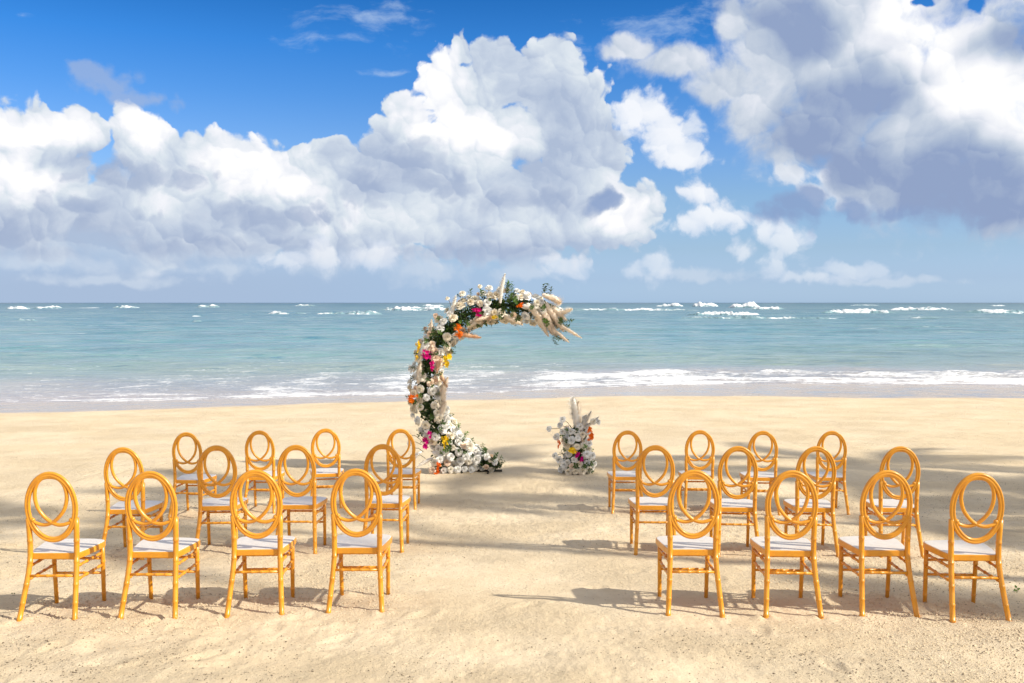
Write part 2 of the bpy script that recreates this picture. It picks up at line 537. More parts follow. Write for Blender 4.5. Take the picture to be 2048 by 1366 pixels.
# bits of crushed weed and shell, in drifts
spk = g.n('ShaderNodeTexVoronoi', {'Vector': pos, 'Scale': 38.0, 'Randomness': 1.0}, feature='F1')
spr = g.n('ShaderNodeSeparateColor', {0: spk.outputs['Color']}).outputs[0]
drift = g.step(g.noise(pos, 0.7, 4, 0.6).outputs[0], 0.42, 0.66)
sp_on = g.m('MULTIPLY', g.m('LESS_THAN', spk.outputs['Distance'], g.m('MULTIPLY', spr, 0.26)), g.m('MULTIPLY', g.m('GREATER_THAN', spr, g.m('SUBTRACT', 0.93, g.m('MULTIPLY', drift, 0.5))), nearA))
dry = g.mix(g.m('MULTIPLY', sp_on, 0.6), dry, (0.20, 0.14, 0.09))
wcol = g.mix(g.step(nA, 0.3, 0.7), (0.44, 0.36, 0.29), (0.50, 0.42, 0.34))
col = g.mix(wet, dry, wcol)
rough = g.step(wet, 0.0, 1.0, 0.9, g.step(nA, 0.35, 0.65, 0.14, 0.30))
nD = g.noise(pos, 24.0, 4, 0.65).outputs[0]
crust = g.step(g.noise(pos, 0.8, 4, 0.6).outputs[0], 0.40, 0.60, 0.35, 1.0)
h = g.m('ADD', g.m('MULTIPLY', nC, 0.9), g.m('MULTIPLY', nG, 0.5))
hb = g.m('ADD', g.m('MULTIPLY', g.m('ADD', h, g.m('MULTIPLY', nD, 1.6)), crust), g.m('MULTIPLY', nB, 1.0))
bs_ = g.m('MULTIPLY', g.m('SUBTRACT', 1.0, wet), 0.75)
nb_ = bump(g, hb, 0.5, 0.016)
g.t.nodes[-1].name = 'b'
for nd in g.t.nodes:
    if nd.bl_idname == 'ShaderNodeBump':
        g.t.links.new(g.m('MAXIMUM', bs_, 0.03), nd.inputs['Strength'])
principled(g, Base_Color=col, Roughness=rough, Normal=nb_, Specular_IOR_Level=g.step(wet, 0.0, 1.0, 0.15, 0.5), IOR=1.38)

m_sea, g = material('sea_water')
pos = g.n('ShaderNodeNewGeometry').outputs['Position']
s_ = g.n('ShaderNodeAttribute', attribute_name='offshore').outputs['Fac']
fo = g.n('ShaderNodeAttribute', attribute_name='foam').outputs['Fac']
ls = g.m('DIVIDE', g.m('LOGARITHM', g.m('MAXIMUM', s_, 1.0), 10.0), 3.5)      # 0 at 1 m, 1 at about 3 km offshore
wat = g.ramp(ls, [(0.0, (0.42, 0.38, 0.37)), (0.24, (0.38, 0.38, 0.38)), (0.34, (0.25, 0.355, 0.29)), (0.46, (0.11, 0.30, 0.32)), (0.58, (0.085, 0.24, 0.28)),
                  (0.76, (0.085, 0.19, 0.24)), (0.86, (0.03, 0.13, 0.175)), (1.0, (0.012, 0.075, 0.12))])
st1 = g.v('MULTIPLY', pos, (0.25, 1.0, 1.0))
pat = g.noise(st1, 0.10, 5, 0.65).outputs[0]
pat2 = g.noise(g.v('MULTIPLY', pos, (0.3, 1.0, 1.0)), 0.9, 4, 0.6).outputs[0]
wat = g.mix(g.m('MULTIPLY', g.step(pat, 0.42, 0.68), 0.38), wat, (0.06, 0.15, 0.21))
wat = g.mix(g.m('MULTIPLY', g.step(pat2, 0.52, 0.70), 0.22), wat, (0.34, 0.36, 0.34))
st2 = g.n('ShaderNodeCombineXYZ', {0: g.m('MULTIPLY', g.n('ShaderNodeSeparateXYZ', {0: pos}).outputs[0], 0.16), 1: s_}).outputs[0]
f2 = g.noise(st2, 1.3, 5, 0.62, dist=0.5).outputs[0]
f1 = g.noise(g.v('MULTIPLY', pos, (0.45, 1.0, 1.0)), 1.1, 6, 0.68, dist=0.6).outputs[0]
vo = g.n('ShaderNodeTexVoronoi', {'Vector': g.v('ADD', g.v('MULTIPLY', pos, (0.5, 1.0, 1.0)), g.v('SCALE', g.noise(pos, 1.5, 3).outputs['Color'], scale=0.8)), 'Scale': 2.2}, feature='DISTANCE_TO_EDGE')
lace = g.step(vo.outputs['Distance'], 0.10, 0.0)
fv = g.m('ADD', g.m('ADD', fo, g.m('MULTIPLY', g.m('SUBTRACT', g.m('ADD', g.m('MULTIPLY', f1, 0.5), g.m('MULTIPLY', f2, 0.5)), 0.5), 3.4)), g.m('MULTIPLY', lace, 0.22))
f3 = g.noise(g.v('MULTIPLY', pos, (0.5, 1.0, 1.0)), 5.0, 4, 0.7).outputs[0]
fv = g.m('ADD', fv, g.m('MULTIPLY', g.m('SUBTRACT', f3, 0.5), 1.7))
foam = g.m('MULTIPLY', g.step(fv, 0.46, 1.15), g.step(fo, 0.0, 0.12))
# wavelets' light and dark painted into the colour: streaks widening with distance offshore
sx_ = g.n('ShaderNodeSeparateXYZ', {0: pos}).outputs[0]
qv = g.n('ShaderNodeCombineXYZ', {0: g.m('MULTIPLY', g.m('DIVIDE', sx_, g.m('ADD', s_, 40.0)), 26.0), 1: g.m('MULTIPLY', g.m('LOGARITHM', g.m('ADD', s_, 12.0), 2.718), 46.0)}).outputs[0]
wl = g.noise(qv, 0.9, 5, 0.7, '2D').outputs[0]
wl2 = g.noise(qv, 0.22, 4, 0.6, '2D').outputs[0]
wl_on = g.step(s_, 3.0, 14.0)
wat = g.mix(g.m('MULTIPLY', g.m('MULTIPLY', g.step(wl, 0.52, 0.68), 0.50), wl_on), wat, (0.36, 0.44, 0.48))
wat = g.mix(g.m('MULTIPLY', g.m('MULTIPLY', g.step(wl, 0.50, 0.34), 0.55), wl_on), wat, (0.05, 0.14, 0.18))
wat = g.mix(g.m('MULTIPLY', g.m('MULTIPLY', g.step(wl2, 0.50, 0.62), 0.30), wl_on), wat, (0.20, 0.32, 0.30))
# whitecap flecks further out
fl = g.noise(g.v('MULTIPLY', pos, (0.16, 1.0, 1.0)), 0.55, 5, 0.7).outputs[0]
fleck = g.m('MULTIPLY', g.step(fl, 0.665, 0.72), g.step(ls, 0.3, 0.5, 0.0, 0.7))
foam = g.m('MAXIMUM', foam, fleck)
col = g.mix(foam, wat, (0.80, 0.81, 0.82))
far = g.step(ls, 0.35, 0.8)
rough = g.m('ADD', g.step(far, 0.0, 1.0, 0.10, 0.28), g.m('MULTIPLY', foam, 0.5))
w1 = g.noise(g.v('MULTIPLY', pos, (0.5, 1.0, 1.0)), 3.2, 5, 0.62).outputs[0]
w2 = g.noise(g.v('MULTIPLY', pos, (0.4, 1.0, 1.0)), 0.35, 4, 0.6).outputs[0]
n1_ = bump(g, w1, 0.9, 0.10)
n2_ = bump(g, w2, 1.0, 0.9, n1_)
for nd in list(g.t.nodes):
    if nd.bl_idname == 'ShaderNodeBump' and abs(nd.inputs['Distance'].default_value - 0.9) < 1e-4:
        g.t.links.new(g.step(ls, 0.3, 0.55), nd.inputs['Strength'])
principled(g, Base_Color=col, Roughness=rough, IOR=1.33, Normal=n2_, Specular_IOR_Level=g.step(ls, 0.45, 0.95, 0.45, 0.24))

# ================================================================== the chairs' places (fitted to the photograph)
PLACES = [  # x, y, turn, column, row
 (-2.894, 6.041, .011, 1, 1), (-2.28, 6.078, -.005, 2, 1), (-1.638, 6.155, .054, 3, 1), (-1.006, 6.215, .019, 4, 1),
 (-3.194, 7.921, -.006, 1, 2), (-2.498, 8.145, .086, 2, 2), (-1.838, 8.212, -.005, 3, 2), (-1.113, 8.317, -.022, 4, 2),
 (-3.496, 10.364, -.062, 1, 3), (-2.8, 10.693, -.001, 2, 3), (-2.124, 10.971, .149, 3, 3), (-1.262, 10.924, -.016, 4, 3),
 (1.163, 6.155, -.011, 5, 1), (1.78, 6.12, -.055, 6, 1), (2.386, 6.131, -.023, 7, 1), (2.895, 5.987, -.039, 8, 1),
 (1.217, 8.175, -.022, 5, 2), (1.891, 8.054, -.056, 6, 2), (2.539, 8.036, -.07, 7, 2), (3.235, 8.025, -.074, 8, 2),
 (1.282, 10.689, -.004, 5, 3), (2.097, 10.747, -.041, 6, 3), (2.768, 10.625, -.068, 7, 3), (3.527, 10.624, -.071, 8, 3)]
for x, y, a, _, _ in PLACES:
    for lx, ly in ((-.173, -.112), (.173, -.112), (-.158, .375), (.158, .375)):
        FEET.append((x + math.cos(a) * lx - math.sin(a) * ly, y + math.sin(a) * lx + math.cos(a) * ly))

# ================================================================== sand: one sheet from behind the camera to under the water
ys = [-60, -30, -15, -8, -4, -1, 1, 2.2, 3.0]
while ys[-1] < 70:
    ys.append(ys[-1] * 1.0062 if ys[-1] < 16 else ys[-1] * 1.014)
xs = np.concatenate([-np.geomspace(90, 6.6, 40), np.linspace(-6.5, 6.5, 860), np.geomspace(6.6, 90, 40)])
ys = np.array(ys)
GX, GY = np.meshgrid(xs, ys)
GZ = terrain(GX, GY)
land = 1 - sstep(GY, wetline(GX) - 1.0, wetline(GX) + .5)
D = sand_detail(GX, GY) * (land * .97 + .03)
GZ = GZ + D * (sstep(GY, 1, 3.2) * .9 + .1)
add_prints(GX, GY, GZ)
add_feet(GX, GY, GZ)
wob = fnoise(GX, GY * .3, .35, 3, 91) * .9
wetv = sstep(GY, wetline(GX) - .25 + wob * .5, wetline(GX) + .35 + wob * .5)
nearv = 1 - sstep(GY, 11.0, 17.0)
sand = grid_mesh('sand_beach', np.stack([GX, GY, GZ], -1).reshape(-1, 3), len(ys), len(xs), [m_sand], {'wet': wetv, 'near': nearv})
tag(sand, 'pale sand beach running down to the wet shore', 'beach', kind='structure')
_bx, _by, _bz = xs, ys, GZ
def sand_z(x, y):
    i = int(np.clip(np.searchsorted(_by, y) - 1, 0, len(_by) - 2)); j = int(np.clip(np.searchsorted(_bx, x) - 1, 0, len(_bx) - 2))
    fy = (y - _by[i]) / (_by[i + 1] - _by[i]); fx = (x - _bx[j]) / (_bx[j + 1] - _bx[j])
    return float((_bz[i, j] * (1 - fx) + _bz[i, j + 1] * fx) * (1 - fy) + (_bz[i + 1, j] * (1 - fx) + _bz[i + 1, j + 1] * fx) * fy)

# ================================================================== sea
vv = np.concatenate([np.linspace(212, 60, 270), np.linspace(59.5, 8, 150), np.geomspace(7.6, 1.2, 26), [.8, .5, .33]])
yr = (CAMH - SEA) * F / vv
tt = np.concatenate([-np.geomspace(5, .66, 14), np.linspace(-.65, .65, 900), np.geomspace(.66, 5, 14)])
T2, Y2 = np.meshgrid(tt, yr)
X2 = T2 * (Y2 + 6)
S2 = Y2 - shore(X2)
dyr = np.gradient(yr)[:, None] * np.ones_like(X2)
H = np.zeros_like(X2)
_r = np.random.default_rng(12)
for lam, amp, n in ((1.1, .008, 3), (2.3, .018, 4), (5.0, .035, 4), (11.0, .06, 4), (24.0, .10, 4), (60.0, .18, 3)):
    fade = np.clip(1.6 - 3.2 * dyr / lam, 0, 1)
    if fade.max() <= 0: continue
    grp = .5 + 1.0 * (fnoise(X2 / 2.5, Y2, .5 / lam, 2, int(lam * 10)) + .5)
    for k in range(n):
        a = _r.normal(0, .32); l = lam * _r.uniform(.8, 1.3); ph = _r.uniform(0, 6.28)
        q = (X2 * math.sin(a) + Y2 * math.cos(a)) * 6.283 / l + ph + 2.0 * fnoise(X2 / 2, Y2, .4 / lam, 2, 300 + k)
        H += fade * grp * amp / n * 1.7 * (np.sin(q) + .25 * np.sin(2 * q + 1.2)) * sstep(S2, 0, lam * 1.3)
side = sstep(X2, -3, 7)             # more surf to the right
sw = fnoise(X2, Y2 * .2, .18, 3, 8)
sw2 = fnoise(X2, Y2 * .2, .5, 3, 9)
bore1 = np.exp(-((S2 - 1.5 - sw * .8) / .45) ** 2) * (.10 * side + .025) * (.75 + .5 * sw2)
bore2 = np.exp(-((S2 - 4.6 - sw2 * 1.5) / .7) ** 2) * (.10 * side + .02) * (.6 + 1.2 * sstep(sw, -.2, .3))
H += bore1 + bore2
H += (fnoise(X2, Y2, 2.5, 3, 31) * .03) * (sstep(S2, .2, 1.5) - sstep(S2, 5, 9)) * (.25 + side)
edge = -.15 + fnoise(X2, Y2 * .05, .30, 3, 55) * .55
Zs = SEA + .012 + H + .012 * sstep(S2, -1, 0) - .12 * (1 - sstep(S2, edge - 1.2, edge))
zone = 7.5 + 8.0 * (1 - side)
foamv = np.exp(-np.clip(S2 - edge, 0, 99) / .5) * .50
foamv += (1 - sstep(S2, zone * .35, zone)) * (.34 + .34 * side) * sstep(S2, edge - .1, edge + .3)
foamv += np.clip(bore1 * 5, 0, .5) + np.clip(bore2 * 4.5, 0, .45)
foamv += (sw2 * .22 + sw * .2) * (1 - sstep(S2, zone * .8, zone * 1.3))
foamv += .16 * (1 - sstep(S2, zone, zone * 2.0)) * sstep(sw, .0, .4)
foamv = np.clip(foamv, 0, 1.1)
sea = grid_mesh('sea', np.stack([X2, Y2, Zs], -1).reshape(-1, 3), len(yr), len(tt), [m_sea], {'offshore': S2, 'foam': foamv})
tag(sea, 'turquoise sea with small waves reaching the horizon', 'sea', kind='structure')

# ================================================================== breakers on the reef
m_foam, g = material('white_foam')
pos = g.n('ShaderNodeNewGeometry').outputs['Position']
fn = g.noise(pos, 1.3, 5, 0.65).outputs[0]
fn2 = g.noise(g.v('MULTIPLY', pos, (0.25, 1.0, 1.2)), 0.5, 5, 0.7).outputs[0]
hh_ = g.m('SUBTRACT', g.n('ShaderNodeSeparateXYZ', {0: pos}).outputs[2], SEA)
torn = g.step(g.m('ADD', fn2, g.m('MULTIPLY', hh_, 0.10)), 0.50, 0.60)
col = g.mix(torn, (0.16, 0.27, 0.31), g.mix(g.step(fn, 0.38, 0.6), (0.62, 0.68, 0.71), (0.86, 0.87, 0.88)))
principled(g, Base_Color=col, Roughness=0.8, Normal=bump(g, fn, 0.6, 0.25))
BR = [(5, 60, 618, 5), (68, 125, 617, 5), (28, 76, 643, 5), (150, 210, 617, 2), (225, 280, 616, 5), (394, 440, 615, 6), (535, 580, 628, 5), (632, 700, 629, 5), (690, 764, 629, 9), (755, 905, 621, 8), (840, 890, 613, 5),
      (384, 404, 633, 3), (590, 632, 612, 4), (385, 404, 643, 3), (1110, 1400, 621, 4), (1312, 1366, 613, 6), (1384, 1437, 613, 8), (1455, 1520, 616, 11), (1500, 1572, 619, 6), (1372, 1525, 631, 8),
      (1350, 1560, 638, 6), (1500, 1682, 638, 4), (1640, 1792, 626, 9), (1775, 1912, 621, 7), (1925, 2060, 626, 9), (1960, 2060, 630, 5), (1978, 2012, 612, 3), (1820, 1882, 636, 3), (1300, 1345, 646, 2), (470, 500, 629, 2), (590, 612, 627, 2), (1700, 1760, 611, 2)]
bv, bf = [], []
_r = np.random.default_rng(5)
for x0, x1, yb, hp in BR:
    xa, ya = ray_ground(x0, yb, SEA); xb, _ = ray_ground(x1, yb, SEA)
    pxm = ya / F
    n = max(12, int((x1 - x0) / 1.4))
    hgt = hp * pxm * 1.05
    sd = _r.integers(0, 9999)
    prof = [(-1.3, 0), (-.9, .35), (-.5, .72), (-.1, .95), (.25, 1.0), (.7, .7), (1.4, .25), (2.4, -.02)]
    base = len(bv)
    for i in range(n + 1):
        t = i / n
        x = xa + (xb - xa) * t
        xx = np.array([x / pxm * .06 + sd]); zz = np.array([sd * .7])
        e = min(1, (math.sin(math.pi * t) + .02) ** .7 * 1.25) * (.45 + .9 * abs(float(vnoise(xx * .5, zz, 1)[0])) + .40 * (float(vnoise(xx * 3.2, zz, 2)[0]) + .5))
        yo = float(vnoise(xx * .5, zz, 3)[0]) * hgt * 2.2
        for k, (py_, pz) in enumerate(prof):
            jj = float(vnoise(xx * 6 + k * 3.1, zz + k, 4)[0]) * .30
            bv.append((x, ya + yo + py_ * hgt * 1.2 * e, SEA - .03 + hgt * e * max(pz + jj * (pz > .1), -.02)))
    m_ = len(prof)
    for i in range(n):
        for k in range(m_ - 1):
            a = base + i * m_ + k
            bf.append((a, a + 1, a + m_ + 1, a + m_))
surf = mesh_obj('breaking_surf', bv, bf, [m_foam])
tag(surf, 'white surf breaking over the reef below the horizon', 'surf', kind='stuff')

# ================================================================== weed crumbs and shell grit lying on the sand
m_grit, g = material('weed_crumbs')
oi = g.noise(g.n('ShaderNodeNewGeometry').outputs['Position'], 30, 2).outputs[0]
principled(g, Base_Color=g.mix(g.step(oi, .4, .6), (0.13, 0.09, 0.055), (0.34, 0.27, 0.19)), Roughness=0.9)
NG = 34000
_r = np.random.default_rng(9)
gx, gy = [], []
while len(gx) < NG:
    y = 3.6 + (15.5 - 3.6) * _r.random(40000) ** 1.25
    x = _r.uniform(-1, 1, 40000) * (y * .62 + .6)
    pr = sstep(fnoise(x, y, .45, 3, 77), -.25, .45) * (.25 + .75 * sstep(fnoise(x, y, 2.2, 2, 78), -.2, .35)) * (.35 + .65 * sstep(np.abs(x - .1), .4, 1.6))
    k = _r.random(40000) < pr
    gx += list(x[k]); gy += list(y[k])
gx, gy = np.array(gx[:NG]), np.array(gy[:NG])
ii = np.clip(np.searchsorted(_by, gy) - 1, 0, len(_by) - 2); jj = np.clip(np.searchsorted(_bx, gx) - 1, 0, len(_bx) - 2)
gz = _bz[ii, jj]
sz = .0016 + .0052 * _r.random(NG) ** 3.2
tet = np.array([(1, 0, -.3), (-.5, .87, -.3), (-.5, -.87, -.3), (0.1, 0, .75)])
an = _r.uniform(0, 6.28, NG)
st = _r.uniform(.6, 1.9, NG)
Vt = np.empty((NG, 4, 3))
for k in range(4):
    lx = tet[k, 0] * st; ly = tet[k, 1]
    Vt[:, k, 0] = gx + sz * (lx * np.cos(an) - ly * np.sin(an))
    Vt[:, k, 1] = gy + sz * (lx * np.sin(an) + ly * np.cos(an))
    Vt[:, k, 2] = gz + sz * (tet[k, 2] + .35)
tf = (np.arange(NG) * 4)[:, None, None] + np.array([(0, 1, 3), (1, 2, 3), (2, 0, 3)])[None]
grit = soup('beach_debris', Vt.reshape(-1, 3), tf.reshape(-1, 3), [m_grit])
# crumbs of the sand itself
NC = 60000
_r = np.random.default_rng(19)
cx_, cy_ = [], []
while len(cx_) < NC:
    y = 3.6 + 7.4 * _r.random(90000) ** 1.3
    x = _r.uniform(-1, 1, 90000) * (y * .60 + .6)
    pr = sstep(fnoise(x, y, .8, 3, 177), -.2, .4) * (.3 + .7 * sstep(np.abs(x - .1), .2, 1.4))
    k = _r.random(90000) < pr
    cx_ += list(x[k]); cy_ += list(y[k])
cx_, cy_ = np.array(cx_[:NC]), np.array(cy_[:NC])
ii = np.clip(np.searchsorted(_by, cy_) - 1, 0, len(_by) - 2); jj = np.clip(np.searchsorted(_bx, cx_) - 1, 0, len(_bx) - 2)
cz_ = _bz[ii, jj]
sz = .0022 + .0085 * _r.random(NC) ** 3.5
an = _r.uniform(0, 6.28, NC)
Vc = np.empty((NC, 4, 3))
for k in range(4):
    Vc[:, k, 0] = cx_ + sz * (tet[k, 0] * np.cos(an) - tet[k, 1] * np.sin(an))
    Vc[:, k, 1] = cy_ + sz * (tet[k, 0] * np.sin(an) + tet[k, 1] * np.cos(an))
    Vc[:, k, 2] = cz_ + sz * (tet[k, 2] + .30)
tf = (np.arange(NC) * 4)[:, None, None] + np.array([(0, 1, 3), (1, 2, 3), (2, 0, 3)])[None]
m_crumb, g = material('sand_crumbs')
principled(g, Base_Color=(0.64, 0.51, 0.34), Roughness=.95)
crumbs = soup('sand_crumbs', Vc.reshape(-1, 3), tf.reshape(-1, 3), [m_crumb])
tag(crumbs, 'loose crumbs of sand kicked up round the chairs', 'sand', kind='stuff')
tag(grit, 'crumbs of dried weed and shell scattered over the sand', 'debris', kind='stuff')

# ================================================================== chairs
m_gold, g = material('gold_resin')
tco = g.n('ShaderNodeTexCoord').outputs['Object']
oi = g.n('ShaderNodeObjectInfo').outputs['Random']
gn = g.noise(tco, 14, 4, 0.6).outputs[0]
gs_ = g.noise(g.v('MULTIPLY', tco, (1, 1, .25)), 90, 3, 0.6).outputs[0]
cg = g.mix(g.step(gn, .35, .7), (0.76, 0.325, 0.018), (0.66, 0.26, 0.014))
cg = g.mix(g.m('MULTIPLY', g.step(gs_, .60, .75), .25), cg, (0.52, 0.20, 0.02))
principled(g, Base_Color=cg, Roughness=g.step(gn, .3, .7, .30, .42), Coat_Weight=.25, Coat_Roughness=.2,
           Normal=bump(g, gs_, .12, .002))
m_pad, g = material('white_seat_pad')
tco = g.n('ShaderNodeTexCoord').outputs['Object']
pn = g.noise(tco, 18, 5, 0.65).outputs[0]
principled(g, Base_Color=g.mix(g.step(pn, .4, .75), (0.70, 0.645, 0.58), (0.62, 0.565, 0.50)), Roughness=.34, Normal=bump(g, pn, .05, .003))

def frames(path):
    P = [Vector(p) for p in path]
    out = []
    up = None
    for i in range(len(P)):
        t = (P[min(i + 1, len(P) - 1)] - P[max(i - 1, 0)]).normalized()
        if up is None:
            r = Vector((0, 1, 0)) if abs(t.y) < .9 else Vector((1, 0, 0))
            up = (r - t * r.dot(t)).normalized()
        else:
            up = (up - t * up.dot(t)).normalized()
        out.append((P[i], t, up, t.cross(up)))
    return out

def tube(path, rad, seg=10, caps=True, closed=False, section=None):
    """verts, faces of a swept tube; rad is a number or a list"""
    fr = frames(path)
    V_, F_ = [], []
    n = len(fr)
    for i, (p, t, u, w) in enumerate(fr):
        r = rad[i] if isinstance(rad, (list, tuple)) else rad
        for k in range(seg):
            a = 2 * math.pi * k / seg
            V_.append(p + (u * math.cos(a) + w * math.sin(a)) * r)
    m = n if closed else n - 1
    for i in range(m):
        j = (i + 1) % n
        for k in range(seg):
            l = (k + 1) % seg
            F_.append((i * seg + k, i * seg + l, j * seg + l, j * seg + k))
    if caps and not closed:
        F_.append(tuple(range(seg))[::-1])
        F_.append(tuple((n - 1) * seg + k for k in range(seg)))
    return V_, F_

def bamboo(a, b, r, knots, ctrl=None, r2=None, first=.05):
    """a rod with raised bamboo rings; ctrl: intermediate points of a smooth path"""
    pts = [Vector(a)] + [Vector(c) for c in (ctrl or [])] + [Vector(b)]
    # Catmull-Rom through the points
    dense = []
    for i in range(len(pts) - 1):
        p0, p1, p2, p3 = pts[max(i - 1, 0)], pts[i], pts[i + 1], pts[min(i + 2, len(pts) - 1)]
        for k in range(60):
            t = k / 60
            dense.append(.5 * ((2 * p1) + (p2 - p0) * t + (2 * p0 - 5 * p1 + 4 * p2 - p3) * t * t + (3 * p1 - p0 - 3 * p2 + p3) * t ** 3))
    dense.append(pts[-1])
    L = [0]
    for i in range(1, len(dense)):
        L.append(L[-1] + (dense[i] - dense[i - 1]).length)
    T = L[-1]
    def at(s):
        s = min(max(s, 0), T)
        lo = 0
        import bisect
        i = min(max(bisect.bisect_left(L, s), 1), len(L) - 1)
        f = (s - L[i - 1]) / max(L[i] - L[i - 1], 1e-9)
        return dense[i - 1].lerp(dense[i], f)
    st = {0.0: 0.0, T: 0.0}
    m = 4 if not ctrl else 12
    for k in range(1, m):
        st[T * k / m] = 0.0
    for kk in knots:
        s = kk * T
        for d, e in ((-.0065, 0), (-.004, .0022), (-.0012, .0012), (.0012, .0012), (.004, .0022), (.0065, 0)):
            st[s + d] = e
    ss = sorted(x for x in st if 0 <= x <= T)
    path = [at(x) for x in ss]
    rad = [(r + ((r2 or r) - r) * (x / T)) + st[x] for x in ss]
    return tube(path, rad, 10)

def merge(*vf):
    V_, F_ = [], []
    for v, f in vf:
        b = len(V_)
        V_ += list(v); F_ += [tuple(i + b for i in q) for q in f]
    return V_, F_

def oval_pt(a, half_w, half_h, zc):
    x = half_w * math.sin(a); z = zc + half_h * math.cos(a)
    y = -.004 - .035 * ((z - .48) / .44)         # leans back a little
    return Vector((x, y, z))

def build_chair():
    root = bpy.data.objects.new('chair', None)
    root.empty_display_size = .1
    COL.objects.link(root)
    parts = []
    def part(name, vf, mat, smooth=True, parent=None):
        o = mesh_obj(name, vf[0], vf[1], [mat], smooth, parent or root)
        parts.append(o)
        return o
    # outer ring: moulded section swept round the oval
    ZC, HH, HW = .6955, .2285, .168
    sec = [(0, 0), (.004, .007), (.009, .0105), (.013, .0085), (.017, .0075), (.021, .0085), (.025, .0105), (.030, .007), (.034, 0),
           (.030, -.007), (.025, -.0105), (.021, -.0085), (.017, -.0075), (.013, -.0085), (.009, -.0105), (.004, -.007)]
    n = 64
    V_, F_ = [], []
    for i in range(n):
        a = 2 * math.pi * i / n
        p = oval_pt(a, HW, HH, ZC)
        nx, nz = math.sin(a) / HW, math.cos(a) / HH
        l = math.hypot(nx, nz); inw = Vector((-nx / l, 0, -nz / l))
        for (d, w) in sec:
            V_.append(p + inw * d * 1.12 + Vector((0, w * 1.15, 0)))
    m = len(sec)
    for i in range(n):
        j = (i + 1) % n
        for k in range(m):
            l = (k + 1) % m
            F_.append((i * m + k, j * m + k, j * m + l, i * m + l))
    part('back_ring', (V_, F_), m_gold)
    # the two crossing scrolls inside the ring
    scroll = [(-.120, -.086), (-.106, -.099), (-.083, -.109), (-.055, -.114), (-.026, -.110), (.003, -.098), (.033, -.075), (.060, -.045), (.083, -.008), (.096, .035),
              (.100, .075), (.094, .118), (.078, .155), (.052, .181), (.020, .1915), (-.004, .192)]
    for s in (1, -1):
        path = []
        for i, (x, z) in enumerate(scroll):
            zz = ZC + z
            y = -.004 - .035 * ((zz - .48) / .44) + s * .004 * math.sin(math.pi * min(i / 5, 1.0))
            path.append((x * s, y, zz))
        fine = []
        pts = [Vector(p) for p in path]
        for i in range(len(pts) - 1):
            p0, p1, p2, p3 = pts[max(i - 1, 0)], pts[i], pts[i + 1], pts[min(i + 2, len(pts) - 1)]
            for k in range(3):
                t = k / 3
                fine.append(.5 * ((2 * p1) + (p2 - p0) * t + (2 * p0 - 5 * p1 + 4 * p2 - p3) * t * t + (3 * p1 - p0 - 3 * p2 + p3) * t ** 3))
        fine.append(pts[-1])
        v, f = tube(fine, [.0092 + .0028 * min(1, i / 6) for i in range(len(fine))], 10)
        bm = bmesh.new()
        bmesh.ops.create_uvsphere(bm, u_segments=12, v_segments=8, radius=.0145)
        bv_ = [p.co + pts[0] + Vector((0, 0, .004)) for p in bm.verts]; bf_ = [tuple(x.index for x in q.verts) for q in bm.faces]
        bm.free()
        part('back_scroll', merge((v, f), (bv_, bf_)), m_gold)
    # rear legs run up as posts to the ring
    for s in (-1, 1):
        part('leg', bamboo((s * .176, -.122, -.055), (s * .150, -.010, .625), .0163, (.10, .24, .40, .60, .79),
                           ctrl=[(s * .162, -.068, .12), (s * .149, -.018, .29), (s * .1455, .000, .42)], r2=.0172), m_gold)
    for s in (-1, 1):
        part('leg', bamboo((s * .158, .377, -.06), (s * .163, .347, .375), .0132, (.22, .48, .72), r2=.0150), m_gold)
    # stretchers
    def leg_r(z, s):
        t = (z + .055) / .68
        pts = [(.176, -.122, -.055), (.162, -.068, .12), (.149, -.018, .29), (.1455, 0, .42)]
        for a, b in zip(pts, pts[1:]):
            if a[2] <= z <= b[2]:
                f = (z - a[2]) / (b[2] - a[2])
                return (s * (a[0] + (b[0] - a[0]) * f), a[1] + (b[1] - a[1]) * f, z)
    def leg_f(z, s):
        f = (z + .06) / .435
        return (s * (.158 + .005 * f), .377 - .03 * f, z)
    part('stretcher', bamboo(leg_r(.262, -1), leg_r(.262, 1), .0086, (.2, .4, .6, .8)), m_gold)
    for z in (.275, .175):
        part('stretcher', bamboo(leg_f(z, -1), leg_f(z, 1), .0086, (.2, .4, .6, .8)), m_gold)
    for s in (-1, 1):
        for z in (.318, .236):
            part('stretcher', bamboo(leg_r(z, s), leg_f(z - .003, s), .0092, (.14, .38, .62, .86)), m_gold)
    # seat: shield shaped slab, gold rim and white top
    def outline(inset, nfr=14):
        pts = [(-.128, .002), (-.128, .002)]
        half = [(.128, .000), (.158, .020), (.170, .080), (.181, .150), (.190, .220), (.196, .285), (.194, .325), (.180, .352), (.150, .370), (.105, .383), (.055, .389)]
        loop = [(x, y) for x, y in half] + [(0.0, .391)] + [(-x, y) for x, y in reversed(half)]
        cx, cy = 0, .19
        out = []
        for x, y in loop:
            d = math.hypot(x - cx, y - cy)
            out.append((cx + (x - cx) * (1 - inset / d), cy + (y - cy) * (1 - inset / d)))
        return out
    def slab(layers, cap_top=True, cap_bot=True):
        V_, F_ = [], []
        for ins, z in layers:
            V_ += [Vector((x, y, z)) for x, y in outline(ins)]
        k = len(outline(0))
        for i in range(len(layers) - 1):
            for j in range(k):
                l = (j + 1) % k
                F_.append((i * k + j, i * k + l, (i + 1) * k + l, (i + 1) * k + j))
        if cap_top: F_.append(tuple((len(layers) - 1) * k + j for j in range(k)))
        if cap_bot: F_.append(tuple(range(k))[::-1])
        return V_, F_
    seat = part('seat', slab([(.016, .358), (.003, .360), (.0, .364), (.0, .394), (.002, .3975), (.006, .399)]), m_gold, smooth=False)
